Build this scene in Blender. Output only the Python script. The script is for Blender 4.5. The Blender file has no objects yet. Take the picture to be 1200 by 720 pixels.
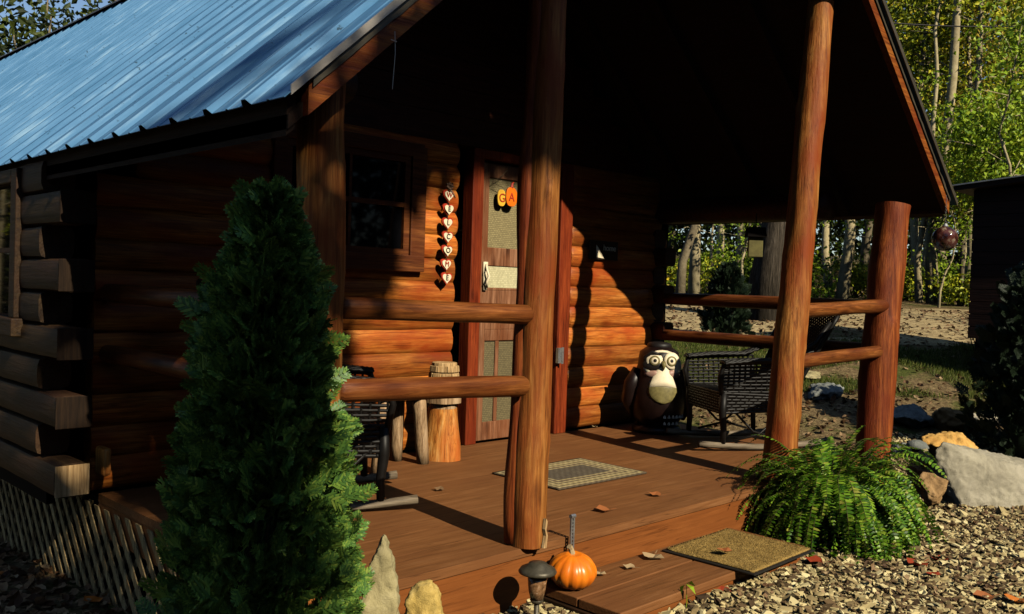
import bpy, math, random
import numpy as np
from mathutils import Vector, Matrix, noise as mnoise
R = math.radians
random.seed(7); rng = np.random.default_rng(11)
scene = bpy.context.scene
col = scene.collection

# ------------------------------------------------------------------ helpers
def boards(text, mat, parent, name='gap_backing'):  # black boards behind the logs put shade into the gaps
    for a_, b_ in text:
        q = MB(); q.box(a_, b_); q.build(name, mat, parent)

class MB:
    """collects verts and faces of one mesh"""
    def __init__(s): s.v = []; s.f = []; s.n = 0; s.m = []; s.mi = 0
    def add(s, v, f):
        b = s.n
        s.v.extend(tuple(map(float, p)) for p in v); s.n += len(v)
        s.f.extend(tuple(i + b for i in q) for q in f); s.m.extend([s.mi] * len(f))
    def box(s, a, b, M=None):
        (x0, y0, z0), (x1, y1, z1) = a, b
        v = [(x0,y0,z0),(x1,y0,z0),(x1,y1,z0),(x0,y1,z0),(x0,y0,z1),(x1,y0,z1),(x1,y1,z1),(x0,y1,z1)]
        if M is not None: v = [M @ Vector(p) for p in v]
        s.add(v, [(3,2,1,0),(4,5,6,7),(0,1,5,4),(1,2,6,5),(2,3,7,6),(3,0,4,7)])
    def tube(s, pts, rad, n=10, cap=True, sq=0, wob=0.0, seed=0, dome=0.0, dent=None):
        """tube along pts with radius per point; sq>0 makes the section squarish; dome rounds the ends"""
        pts = [Vector(p) for p in pts]
        rad = list(rad) if hasattr(rad, '__len__') else [rad] * len(pts)
        if dome:
            d0 = (pts[0] - pts[1]).normalized(); d1 = (pts[-1] - pts[-2]).normalized()
            r0, r1 = rad[0], rad[-1]
            pts = [pts[0] + d0 * dome * r0, pts[0] + d0 * dome * r0 * .72] + pts + [pts[-1] + d1 * dome * r1 * .72, pts[-1] + d1 * dome * r1]
            rad = [r0 * .45, r0 * .8] + rad + [r1 * .8, r1 * .45]
        t = (pts[1] - pts[0]).normalized()
        ref = Vector((0, 0, 1)) if abs(t.z) < .9 else Vector((0, 1, 0))
        u = t.cross(ref).normalized()
        v = []; f = []
        for i, p in enumerate(pts):
            t = (pts[min(i + 1, len(pts) - 1)] - pts[max(i - 1, 0)]).normalized()
            u = (u - t * u.dot(t)).normalized(); w = t.cross(u)
            for k in range(n):
                a = 2 * math.pi * (k + .5) / n
                r = rad[i]
                if sq: r *= (abs(math.cos(a)) ** sq + abs(math.sin(a)) ** sq) ** (-1 / sq)
                if dent is not None: r *= dent(a, p)
                if wob: r *= 1 + .38 * wob * mnoise.noise(Vector((math.cos(a) * 2.6 + seed * 3, math.sin(a) * 2.6, (p.x + p.y + p.z) * 5.5 + seed)))
                if wob: r *= 1 + wob * mnoise.noise(Vector((p.x * 2.3 + seed, p.y * 2.3 + math.cos(a) * .8, p.z * 2.3 + math.sin(a) * .8 + seed)))
                v.append(p + u * math.cos(a) * r + w * math.sin(a) * r)
        m = len(pts)
        for i in range(m - 1):
            for k in range(n):
                k2 = (k + 1) % n
                f.append((i*n + k, i*n + k2, (i+1)*n + k2, (i+1)*n + k))
        if cap:
            f.append(tuple(range(n - 1, -1, -1))); f.append(tuple((m-1)*n + k for k in range(n)))
        s.add(v, f)
    def lathe(s, prof, n=24, M=None, rf=None):
        v = []; f = []
        for r, z in prof:
            for k in range(n):
                a = 2 * math.pi * k / n
                q = r * (rf(a, z) if rf else 1)
                v.append(Vector((q * math.cos(a), q * math.sin(a), z)))
        if M is not None: v = [M @ p for p in v]
        for i in range(len(prof) - 1):
            for k in range(n):
                k2 = (k + 1) % n
                f.append((i*n + k, i*n + k2, (i+1)*n + k2, (i+1)*n + k))
        f.append(tuple(range(n - 1, -1, -1))); f.append(tuple((len(prof)-1)*n + k for k in range(n)))
        s.add(v, f)
    def prism(s, poly, d, M=None):
        """polygon (x,z) list extruded along y from 0 to d"""
        n = len(poly)
        v = [Vector((x, 0, z)) for x, z in poly] + [Vector((x, d, z)) for x, z in poly]
        if M is not None: v = [M @ p for p in v]
        f = [tuple(range(n)), tuple(range(2*n - 1, n - 1, -1))] + [(i, i + n, (i+1) % n + n, (i+1) % n) for i in range(n)]
        s.add(v, f)
    def build(s, name, mat, parent=None, smooth=False, bevel=0):
        me = bpy.data.meshes.new(name); me.from_pydata(s.v, [], s.f); me.update()
        mats = mat if isinstance(mat, (list, tuple)) else [mat]
        for m in mats: me.materials.append(m)
        if len(mats) > 1: me.polygons.foreach_set('material_index', s.m)
        return link(name, me, parent, smooth, bevel)

def link(name, me, parent=None, smooth=False, bevel=0):
    if smooth:
        me.polygons.foreach_set('use_smooth', [True] * len(me.polygons))
        if smooth == 'auto': me.set_sharp_from_angle(angle=R(38))
    o = bpy.data.objects.new(name, me); col.objects.link(o)
    if parent: o.parent = parent
    if bevel:
        b = o.modifiers.new('bevel', 'BEVEL'); b.width = bevel; b.segments = 2; b.limit_method = 'ANGLE'; b.angle_limit = R(40)
    return o

def np_mesh(name, V, F, mat, parent=None, smooth=False):
    """V (n,3), F (m,k) arrays -> one mesh"""
    me = bpy.data.meshes.new(name)
    V = np.ascontiguousarray(V, dtype=np.float32); F = np.ascontiguousarray(F, dtype=np.int32)
    m, k = F.shape
    me.vertices.add(len(V)); me.vertices.foreach_set('co', V.ravel())
    me.loops.add(m * k); me.loops.foreach_set('vertex_index', F.ravel())
    me.polygons.add(m); me.polygons.foreach_set('loop_start', np.arange(0, m * k, k, dtype=np.int32))
    me.update(calc_edges=True); me.validate()
    if not smooth: me.polygons.foreach_set('use_smooth', [False] * m)
    for q in (mat if isinstance(mat, (list, tuple)) else [mat]): me.materials.append(q)
    return link(name, me, parent, smooth)

def rand_rot(n, g=rng):
    q = g.normal(size=(n, 4)); q /= np.linalg.norm(q, axis=1)[:, None]
    w, x, y, z = q.T
    return np.stack([np.stack([1-2*(y*y+z*z), 2*(x*y-z*w), 2*(x*z+y*w)], 1),
                     np.stack([2*(x*y+z*w), 1-2*(x*x+z*z), 2*(y*z-x*w)], 1),
                     np.stack([2*(x*z-y*w), 2*(y*z+x*w), 1-2*(x*x+y*y)], 1)], 1)

def frames(d, up):
    """rotation matrices whose y column is d, z near up"""
    d = d / np.linalg.norm(d, axis=1)[:, None]
    x = np.cross(d, up); x /= np.linalg.norm(x, axis=1)[:, None] + 1e-9
    z = np.cross(x, d)
    return np.stack([x, d, z], 2)

def scatter(tv, tf, pos, rot, sc):
    """copies of a template (tv, tf) -> V, F"""
    tv = np.asarray(tv, float); tf = np.asarray(tf)
    n = len(pos); sc = np.asarray(sc, float)
    if sc.ndim == 1: sc = sc[:, None] * np.ones(3)
    V = np.einsum('nij,nkj->nki', rot, tv[None] * sc[:, None, :]) + pos[:, None, :]
    F = tf[None] + (np.arange(n) * len(tv))[:, None, None]
    return V.reshape(-1, 3), F.reshape(-1, tf.shape[1])

def tag(o, label=None, cat=None, group=None, kind=None):
    if label: o['label'] = label
    if cat: o['category'] = cat
    if group: o['group'] = group
    if kind: o['kind'] = kind
    return o
def empty(name, loc=(0, 0, 0), rz=0):
    o = bpy.data.objects.new(name, None); col.objects.link(o); o.location = loc; o.rotation_euler = (0, 0, rz); o.empty_display_size = .1
    return o
def copy_tree(o, parent=None):
    c = o.copy(); col.objects.link(c)
    if parent: c.parent = parent
    for ch in list(o.children): copy_tree(ch, c)
    return c

# ------------------------------------------------------------------ materials
def new_mat(name):
    m = bpy.data.materials.new(name); m.use_nodes = True
    nt = m.node_tree; b = nt.nodes['Principled BSDF']
    return m, nt, b
def N(nt, t, **kw):
    n = nt.nodes.new(t)
    for k, v in kw.items():
        if k.startswith('i_'): n.inputs[k[2:].replace('_', ' ')].default_value = v
        else: setattr(n, k, v)
    return n
def ramp(nt, fac, stops):
    r = nt.nodes.new('ShaderNodeValToRGB')
    e = r.color_ramp.elements
    while len(e) < len(stops): e.new(.5)
    for q, (p, c) in zip(e, stops): q.position = p; q.color = (*c, 1)
    nt.links.new(fac, r.inputs['Fac']); return r
def mixc(nt, fac, a, b, mode='MIX'):
    m = nt.nodes.new('ShaderNodeMix'); m.data_type = 'RGBA'; m.blend_type = mode
    for s, v in ((0, fac), (6, a), (7, b)):
        if hasattr(v, 'is_linked'): nt.links.new(v, m.inputs[s])
        else: m.inputs[s].default_value = v if s == 0 else (*v, 1)
    return m.outputs[2]
def bump(nt, b, h, strength=.4, dist=.01):
    bp = N(nt, 'ShaderNodeBump'); bp.inputs['Strength'].default_value = strength; bp.inputs['Distance'].default_value = dist
    nt.links.new(h, bp.inputs['Height']); nt.links.new(bp.outputs[0], b.inputs['Normal'])
def coords(nt, scale):
    tc = N(nt, 'ShaderNodeTexCoord'); mp = N(nt, 'ShaderNodeMapping'); mp.inputs['Scale'].default_value = scale
    nt.links.new(tc.outputs['Object'], mp.inputs['Vector']); return mp.outputs[0]
def noise(nt, vec, scale, detail=6, rough=.6, dist=0):
    n = N(nt, 'ShaderNodeTexNoise'); n.inputs['Scale'].default_value = scale; n.inputs['Detail'].default_value = detail
    n.inputs['Roughness'].default_value = rough; n.inputs['Distortion'].default_value = dist
    nt.links.new(vec, n.inputs['Vector']); return n.outputs['Fac']

def wood(name, dark, mid, light, axis='X', rough=.5, island=.35, stain=None, bstr=.35, fine=1.0, gr=1.0):
    m, nt, b = new_mat(name)
    sc = {'X': (1.1, 16, 16), 'Y': (16, 1.1, 16), 'Z': (16, 16, 1.1)}[axis]
    g = noise(nt, coords(nt, sc), 2.2 * fine, 8, .65, .6)
    c = ramp(nt, g, [(.34, dark), (.5, mid), (.66, light)]).outputs[0]
    fs = noise(nt, coords(nt, tuple(3.0 if q < 2 else 60 for q in sc)), 1.5, 5, .65)
    c = mixc(nt, .6 * gr, c, ramp(nt, fs, [(.36, (.42,.36,.30)), (.5, (.95,.95,.95)), (.66, (1.35,1.3,1.2))]).outputs[0], 'MULTIPLY')
    kn = N(nt, 'ShaderNodeTexVoronoi'); kn.inputs['Scale'].default_value = 1.0; nt.links.new(coords(nt, tuple(2.2 if q < 2 else 5.5 for q in sc)), kn.inputs['Vector'])
    c = mixc(nt, .8 * gr, c, ramp(nt, kn.outputs['Distance'], [(.06, (.22,.15,.12)), (.13, (.6,.5,.45)), (.2, (1,1,1))]).outputs[0], 'MULTIPLY')
    big = noise(nt, coords(nt, tuple(q if q < 2 else 2.5 for q in sc)), 1.7, 4, .6)
    if stain is not None:
        f = ramp(nt, big, [(.42, (0,0,0)), (.66, (1,1,1))]).outputs[0]
        c = mixc(nt, f, c, stain)
    geo = N(nt, 'ShaderNodeNewGeometry')
    v = N(nt, 'ShaderNodeMapRange'); v.inputs['To Min'].default_value = 1 - island; v.inputs['To Max'].default_value = 1 + island * .6
    nt.links.new(geo.outputs['Random Per Island'], v.inputs['Value'])
    hsv = N(nt, 'ShaderNodeHueSaturation'); nt.links.new(c, hsv.inputs['Color']); nt.links.new(v.outputs[0], hsv.inputs['Value'])
    # checks and knots: thin dark cracks along the grain
    ck = noise(nt, coords(nt, tuple(q * (.55 if q < 2 else 1.6) for q in sc)), 1.4, 2, .5)
    cr = ramp(nt, ck, [(.485, (1,1,1)), (.5, (.25,.22,.2)), (.515, (1,1,1))]).outputs[0]
    c2 = mixc(nt, .55, hsv.outputs[0], cr, 'MULTIPLY')
    nt.links.new(c2, b.inputs['Base Color']); b.inputs['Roughness'].default_value = rough
    b.inputs['Specular IOR Level'].default_value = .18
    bump(nt, b, fs, bstr * 1.6, .005)
    return m
def plain(name, c, rough=.6, metal=0, var=.25, scale=20, bstr=.2, spec=.3, dist=.004):
    m, nt, b = new_mat(name)
    g = noise(nt, coords(nt, (1, 1, 1)), scale, 6, .65)
    lo = tuple(q * (1 - var) for q in c); hi = tuple(min(1, q * (1 + var)) for q in c)
    r = ramp(nt, g, [(.3, lo), (.7, hi)])
    nt.links.new(r.outputs[0], b.inputs['Base Color'])
    b.inputs['Roughness'].default_value = rough; b.inputs['Metallic'].default_value = metal
    b.inputs['Specular IOR Level'].default_value = spec
    if bstr: bump(nt, b, g, bstr, dist)
    return m
def leafy(name, stops, rough=.5, trans=.25, spec=.3):
    """foliage: colour picked per leaf, some light passes through"""
    m, nt, b = new_mat(name)
    geo = N(nt, 'ShaderNodeNewGeometry')
    r = ramp(nt, geo.outputs['Random Per Island'], stops)
    nt.links.new(r.outputs[0], b.inputs['Base Color']); b.inputs['Roughness'].default_value = rough
    b.inputs['Specular IOR Level'].default_value = spec
    t = N(nt, 'ShaderNodeBsdfTranslucent'); nt.links.new(r.outputs[0], t.inputs['Color'])
    mx = N(nt, 'ShaderNodeMixShader'); mx.inputs[0].default_value = trans
    nt.links.new(b.outputs[0], mx.inputs[1]); nt.links.new(t.outputs[0], mx.inputs[2])
    nt.links.new(mx.outputs[0], nt.nodes['Material Output'].inputs['Surface'])
    return m
def stony(name, a, b_, c, scale=9, rough=.85, bstr=.7):
    m, nt, b = new_mat(name)
    v = coords(nt, (1, 1, 1))
    g = noise(nt, v, scale, 10, .7, .4); h = noise(nt, v, scale * .3, 4, .6)
    r = ramp(nt, g, [(.25, a), (.5, b_), (.75, c)])
    s = ramp(nt, h, [(.35, (.72,.7,.66)), (.65, (1.1,1.08,1.0))])
    nt.links.new(mixc(nt, .8, r.outputs[0], s.outputs[0], 'MULTIPLY'), b.inputs['Base Color'])
    b.inputs['Roughness'].default_value = rough; b.inputs['Specular IOR Level'].default_value = .2
    bump(nt, b, g, bstr, .02)
    return m

M = {}
M['log'] = wood('stained_log', (.17,.045,.008), (.46,.138,.020), (.60,.22,.045), 'X', .5, .42, (.32,.05,.008))
M['log_side'] = wood('weathered_darkened_log', (.012,.006,.0025), (.032,.017,.006), (.055,.032,.013), 'Y', .6, .3, (.045,.02,.01))  # side logs coloured extra dark for the shade they stand in
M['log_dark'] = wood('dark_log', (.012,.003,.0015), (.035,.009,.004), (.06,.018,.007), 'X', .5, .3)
M['post'] = wood('peeled_post', (.14,.042,.009), (.31,.112,.022), (.46,.20,.05), 'Z', .58, .12, (.23,.045,.008), .5)
M['post_red'] = wood('red_stained_post', (.10,.018,.004), (.22,.05,.010), (.34,.095,.02), 'Z', .58, .12, (.15,.022,.006), .5)
M['rail'] = wood('rail_log', (.09,.025,.006), (.19,.06,.013), (.30,.11,.028), 'X', .45, .2, (.10,.022,.006))
M['rail_y'] = wood('side_rail_log', (.05,.012,.004), (.12,.033,.009), (.19,.06,.015), 'Y', .45, .2)
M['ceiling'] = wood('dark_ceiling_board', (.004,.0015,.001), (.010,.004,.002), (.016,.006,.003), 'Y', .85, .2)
M['fascia'] = wood('fascia_board', (.10,.022,.005), (.24,.07,.012), (.34,.12,.02), 'X', .5, .1, (.14,.02,.006))
M['deck'] = wood('brown_deck_paint', (.135,.055,.018), (.20,.080,.026), (.245,.108,.040), 'X', .6, .025, (.17,.066,.022), .2, 1.0, .12)
M['riser'] = wood('brown_riser_paint', (.17,.052,.012), (.21,.066,.015), (.25,.082,.02), 'X', .55, .05, (.19,.058,.013), .15, 1.0, .15)
M['red_trim'] = wood('red_door_trim', (.09,.014,.004), (.20,.030,.007), (.28,.05,.012), 'Z', .5, .1, (.14,.018,.005))
M['door'] = wood('worn_door_wood', (.12,.045,.02), (.24,.105,.052), (.34,.17,.095), 'Z', .55, .1, (.16,.05,.018))
M['window_wood'] = wood('window_trim_wood', (.06,.016,.005), (.15,.045,.011), (.23,.08,.02), 'X', .55, .15, (.08,.018,.005))
M['pale_wood'] = wood('raw_end_wood', (.30,.18,.075), (.50,.32,.15), (.62,.43,.22), 'Z', .7, .1, None, .3)
M['lattice'] = wood('weathered_lattice', (.16,.11,.05), (.36,.26,.125), (.5,.38,.20), 'Z', .75, .3)
M['stump'] = wood('carved_log', (.22,.06,.01), (.55,.22,.045), (.66,.36,.12), 'Z', .5, .1, (.45,.11,.02))
M['leg_wood'] = wood('peeled_pole', (.16,.09,.045), (.36,.23,.125), (.48,.33,.2), 'Z', .6, .1)
M['black'] = plain('black_void', (.004,.003,.003), .8, spec=.05, bstr=0)
M['wicker'] = plain('black_wicker', (.006,.005,.0045), .48, spec=.22, var=.3)
M['runner'] = wood('grey_rocker_wood', (.10,.075,.05), (.20,.155,.105), (.28,.23,.17), 'X', .6, .1)
M['glass'] = plain('dark_glass', (.003,.003,.004), .03, spec=.08, bstr=0)
M['white'] = plain('white_paint', (.62,.54,.42), .5, var=.12)
M['cream'] = plain('cream_paint', (.78,.66,.46), .5, var=.1)
M['heart_red'] = plain('red_paint', (.42,.035,.015), .45, var=.15)
M['ink'] = plain('black_ink', (.01,.008,.008), .5, bstr=0)
M['gourd'] = plain('yellow_paint', (.75,.42,.04), .45, var=.1)
M['pump_paint'] = plain('orange_paint', (.80,.16,.008), .4, var=.12)
M['flash'] = plain('grey_flashing', (.42,.38,.33), .45, .6, .25, 8)
M['flash_dark'] = plain('brown_flashing', (.10,.085,.062), .45, .5, .3, 8)
M['steel'] = plain('galvanised_stake', (.42,.42,.42), .35, .8, .3, 40)
M['pl_cap'] = plain('bronze_metal', (.075,.065,.045), .45, .4, .3, 40)
M['bark_pale'] = stony('pale_bark', (.26,.21,.12), (.44,.37,.22), (.58,.50,.32), 6, .9, .6)
M['bark_mid'] = stony('grey_bark', (.10,.08,.05), (.19,.155,.10), (.28,.235,.16), 7, .9, .7)
M['bark_dark'] = wood('furrowed_bark', (.018,.014,.010), (.065,.052,.038), (.13,.105,.08), 'Z', .95, .05, None, 1.0)
M['rock_grey'] = stony('grey_stone', (.20,.18,.135), (.34,.31,.24), (.46,.42,.34), 7)
M['rock_tan'] = stony('tan_stone', (.24,.20,.10), (.36,.31,.165), (.46,.40,.24), 14)
M['rock_yellow'] = stony('ochre_stone', (.34,.22,.05), (.56,.40,.12), (.68,.52,.22), 16)
M['rock_orange'] = stony('orange_stone', (.38,.17,.04), (.62,.36,.10), (.72,.50,.2), 8)
M['rock_brown'] = stony('brown_stone', (.16,.09,.04), (.33,.20,.09), (.46,.30,.15), 10)
M['rock_blue'] = stony('bluish_stone', (.10,.11,.105), (.20,.215,.205), (.31,.32,.30), 8)
M['leaf_brown'] = leafy('dead_leaf', [(0,(.05,.025,.012)),(.4,(.14,.07,.03)),(.75,(.26,.16,.08)),(1,(.40,.28,.15))], .7, .15)
M['leaf_rust'] = leafy('rust_leaf', [(0,(.30,.09,.025)),(1,(.42,.15,.05))], .6, .15)
M['leaf_red'] = leafy('red_leaf', [(0,(.25,.03,.012)),(1,(.38,.06,.02))], .6, .15)
M['leaf_tan'] = leafy('tan_leaf', [(0,(.40,.27,.13)),(1,(.5,.36,.2))], .6, .15)
M['leaf_orange'] = leafy('orange_leaf', [(0,(.55,.14,.02)),(1,(.62,.2,.03))], .6, .15)
M['fern'] = leafy('fern_leaf', [(0,(.02,.07,.005)),(.45,(.09,.22,.012)),(.9,(.26,.42,.03)),(1,(.36,.34,.06))], .4, .3)
M['arb'] = leafy('arborvitae_leaf', [(0,(.045,.115,.03)),(.5,(.095,.20,.036)),(.85,(.18,.30,.045)),(1,(.30,.39,.07))], .45, .15)
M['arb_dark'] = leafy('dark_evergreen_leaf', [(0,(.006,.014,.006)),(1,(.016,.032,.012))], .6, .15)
M['twig'] = plain('twig_bark', (.07,.045,.025), .8)
YG = [(0, (0.065, 0.104, 0.008)), (0.3, (0.195, 0.26, 0.013)), (0.62, (0.39, 0.442, 0.021)), (0.9, (0.572, 0.546, 0.029)), (1, (0.65, 0.468, 0.026))]
GR = [(0, (0.037, 0.075, 0.01)), (0.4, (0.1, 0.175, 0.015)), (0.8, (0.213, 0.312, 0.022)), (1, (0.375, 0.425, 0.025))]
BR = [(0, (0.15, 0.105, 0.017)), (0.4, (0.375, 0.277, 0.028)), (0.75, (0.637, 0.471, 0.041)), (1, (0.75, 0.617, 0.068))]
LM = [(0, (0.103, 0.196, 0.009)), (0.5, (0.253, 0.391, 0.017)), (1, (0.437, 0.529, 0.034))]
M['lv_yg'] = leafy('yellow_green_leaf', YG); M['lv_gr'] = leafy('green_leaf', GR)
M['lv_br'] = leafy('olive_leaf', BR); M['lv_lm'] = leafy('lime_leaf', LM)
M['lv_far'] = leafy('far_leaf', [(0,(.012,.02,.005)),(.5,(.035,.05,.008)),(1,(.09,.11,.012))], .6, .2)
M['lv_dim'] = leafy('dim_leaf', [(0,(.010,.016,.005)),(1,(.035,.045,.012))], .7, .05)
M['grass'] = leafy('grass_blade', [(0,(.04,.07,.008)),(.5,(.10,.14,.018)),(1,(.24,.24,.06))], .6, .3)

# ribbed metal roof: bluish galvanised sheet with dull streaks and specks down the slope
m, nt, b = new_mat('ribbed_metal')
st = noise(nt, coords(nt, (1.2, 14, 1.2)), 2.0, 6, .6)
sp = noise(nt, coords(nt, (1, 1, 1)), 34, 3, .6)
c = ramp(nt, st, [(.3, (.048,.15,.29)), (.55, (.085,.21,.38)), (.8, (.24,.39,.53))]).outputs[0]
k = ramp(nt, sp, [(.66, (1,1,1)), (.72, (.12,.11,.08))]).outputs[0]
nt.links.new(mixc(nt, .75, c, k, 'MULTIPLY'), b.inputs['Base Color'])
b.inputs['Metallic'].default_value = .15; b.inputs['Specular IOR Level'].default_value = .2
rr = ramp(nt, st, [(.3, (.42,)*3), (.7, (.55,)*3)]); nt.links.new(rr.outputs[0], b.inputs['Roughness'])
M['metal_roof'] = m

# fine-woven door screen
def screen_mat(name, a, b_, sx):
    m, nt, b = new_mat(name)
    w = N(nt, 'ShaderNodeTexBrick'); w.inputs['Scale'].default_value = sx
    w.inputs['Color1'].default_value = (*a, 1); w.inputs['Color2'].default_value = (*[q * .72 for q in a], 1); w.inputs['Mortar'].default_value = (*b_, 1)
    w.inputs['Mortar Size'].default_value = .03; w.inputs['Brick Width'].default_value = .35; w.inputs['Row Height'].default_value = .3
    tc = N(nt, 'ShaderNodeTexCoord'); sp_ = N(nt, 'ShaderNodeSeparateXYZ'); cb = N(nt, 'ShaderNodeCombineXYZ')
    nt.links.new(tc.outputs['Object'], sp_.inputs[0]); nt.links.new(sp_.outputs['X'], cb.inputs['X']); nt.links.new(sp_.outputs['Z'], cb.inputs['Y'])
    nt.links.new(cb.outputs[0], w.inputs['Vector']); nt.links.new(w.outputs['Color'], b.inputs['Base Color'])
    b.inputs['Roughness'].default_value = .7
    return m
M['screen'] = screen_mat('woven_screen', (.31,.25,.115), (.09,.07,.03), 22)
M['screen_dim'] = screen_mat('darker_screen', (.17,.135,.06), (.05,.035,.015), 22)  # same weave in a darker tone
M['panel'] = screen_mat('pale_panel', (.60,.55,.33), (.40,.36,.2), 22)

# ------------------------------------------------------------------ camera, light, sky
CAM = Vector((-1.753, -2.683, 1.1)); yaw = R(45.27); pitch = R(-1.19); roll = math.atan(.0325)
fw = Vector((math.cos(yaw), math.sin(yaw), 0)); rt = Vector((math.sin(yaw), -math.cos(yaw), 0)); upv = Vector((0, 0, 1))
f2 = fw * math.cos(pitch) + upv * math.sin(pitch); u2 = -fw * math.sin(pitch) + upv * math.cos(pitch)
cu = u2 * math.cos(roll) - rt * math.sin(roll); cr = rt * math.cos(roll) + u2 * math.sin(roll)
cd = bpy.data.cameras.new('camera'); cam = bpy.data.objects.new('camera', cd); col.objects.link(cam)
cam.matrix_world = Matrix(((cr.x, cu.x, -f2.x, CAM.x), (cr.y, cu.y, -f2.y, CAM.y), (cr.z, cu.z, -f2.z, CAM.z), (0, 0, 0, 1)))
cd.sensor_width = 36; cd.lens = 36 * 1060 / 1200; cd.clip_start = .05; cd.clip_end = 600
scene.camera = cam
def at(px, py, D):
    """point seen at photo pixel px, py and D metres ahead: used for laying the place out"""
    return CAM + (f2 + cr * ((px - 600) / 1060) - cu * ((py - 360) / 1060)) * D

SUN = Vector((.1, 1, -.7)).normalized()
sl = bpy.data.lights.new('sun', 'SUN'); sl.energy = 5.0; sl.angle = R(.5); sl.color = (1, .90, .70)
so = bpy.data.objects.new('sun', sl); col.objects.link(so); so.rotation_euler = SUN.to_track_quat('-Z', 'Y').to_euler()
w = bpy.data.worlds.new('World'); scene.world = w; w.use_nodes = True
bg = w.node_tree.nodes['Background']; sky = w.node_tree.nodes.new('ShaderNodeTexSky'); sky.sky_type = 'NISHITA'; sky.sun_disc = False
sky.sun_elevation = math.asin(-SUN.z); sky.sun_rotation = math.pi + .1; sky.air_density = 1.0; sky.dust_density = .2; sky.ozone_density = 2.5
w.node_tree.links.new(sky.outputs[0], bg.inputs['Color']); bg.inputs['Strength'].default_value = .085
scene.view_settings.view_transform = 'Standard'; scene.view_settings.look = 'None'; scene.view_settings.gamma = 1; scene.view_settings.exposure = .25
try:
    scene.cycles.max_bounces = 5; scene.cycles.diffuse_bounces = 0; scene.cycles.transparent_max_bounces = 8; scene.cycles.use_denoising = True
except Exception: pass

# ------------------------------------------------------------------ ground
def sstep(a, b, x): t = np.clip((x - a) / (b - a), 0, 1); return t * t * (3 - 2 * t)
GQ = [-50, 5.4, 6.5, 7.5, 8.5, 10, 11, 12.6, 16, 20, 30, 60, 200]; GZ = [-.27, -.265, -.23, -.11, .05, .32, .5, .68, .9, 1.08, 1.6, 4, 10]
def gz(x, y):
    x = np.asarray(x, float); y = np.asarray(y, float)
    q = (x - CAM.x) * fw.x + (y - CAM.y) * fw.y
    rise = np.interp(q, GQ, GZ)
    left = -.40 - .055 * np.clip(y, -1, 6)
    wgt = sstep(4.5, 6.0, x)
    base = left + (-.262 - left) * sstep(.1, 1.2, x - .5 * np.clip(-y - .5, 0, 1))
    z = base * (1 - wgt) + rise * wgt
    return z + .012 * np.sin(x * 3.1 + y * 1.7) * np.cos(y * 2.3 - x)
def G(x, y): return float(gz(x, y))
xs = np.unique(np.concatenate([np.linspace(-300, -12, 18), np.linspace(-12, 22, 171), np.linspace(22, 320, 24)]))
ys = np.unique(np.concatenate([np.linspace(-300, -10, 18), np.linspace(-10, 20, 151), np.linspace(20, 320, 24)]))
X, Y = np.meshgrid(xs, ys); Z = gz(X, Y); nx = len(xs)
idx = np.arange(X.size).reshape(X.shape)
F = np.stack([idx[:-1, :-1], idx[:-1, 1:], idx[1:, 1:], idx[1:, :-1]], -1).reshape(-1, 4)
m, nt, b = new_mat('soil')
v = coords(nt, (1, 1, 1))
a = noise(nt, v, 1.1, 8, .7); f_ = noise(nt, v, 26, 6, .75)
c1 = ramp(nt, f_, [(.3, (.045,.03,.016)), (.5, (.16,.11,.055)), (.7, (.36,.27,.13))]).outputs[0]
c2 = ramp(nt, f_, [(.3, (.03,.035,.010)), (.55, (.08,.095,.02)), (.75, (.19,.17,.06))]).outputs[0]
nt.links.new(mixc(nt, ramp(nt, a, [(.50, (0,0,0)), (.60, (1,1,1))]).outputs[0], c1, c2), b.inputs['Base Color'])
b.inputs['Roughness'].default_value = .95; b.inputs['Specular IOR Level'].default_value = .1
bump(nt, b, f_, .8, .03)
M['soil'] = m
ground = np_mesh('ground', np.stack([X, Y, Z], -1).reshape(-1, 3), F, M['soil'], smooth=True); tag(ground, kind='structure')

# pale dirt drive that crosses behind the porch, before the wood
m, nt, b = new_mat('pale_dirt')
v = coords(nt, (1, 1, 1)); f_ = noise(nt, v, 9, 8, .75); a = noise(nt, v, 1.3, 4, .6)
c1 = ramp(nt, f_, [(.36, (.10,.065,.03)), (.5, (.34,.25,.115)), (.66, (.54,.42,.21))]).outputs[0]
nt.links.new(c1, b.inputs['Base Color']); b.inputs['Roughness'].default_value = .95; bump(nt, b, f_, .6, .03)
M['dirt'] = m
V = []; Fq = []; n = 60
for i in range(n + 1):
    s_ = -14 + 30 * i / n
    for q in (11.6 + .25 * math.sin(s_ * .9), 12.8, 14.2, 15.8, 17.6 + .4 * math.sin(s_ * .7)):
        p = CAM + fw * q + rt * s_
        V.append((p.x, p.y, G(p.x, p.y) + .006 + .01 * (1 if 12 < q < 17 else 0)))
for i in range(n):
    for j in range(4): k = i * 5 + j; Fq.append((k, k + 1, k + 6, k + 5))
V = np.array(V); V[V[:, 0] < 5.2, 2] -= .0
drive = np_mesh('dirt_drive', V, np.array(Fq), M['dirt'], smooth=True); tag(drive, kind='structure')

# ------------------------------------------------------------------ cabin
W = 4.6; YF = -.25
rl = lambda x: 1.61 + .919 * (x + .25)       # rake underside, left
rrr = lambda x: 1.735 + .815 * (5.04 - x)     # rake underside, right
XR = 2.31; ZR = rl(XR)
LEN = 13.8
cabin = empty('log_cabin'); tag(cabin, 'dark red log cabin with blue ribbed metal roof and a front porch', 'cabin')

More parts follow.
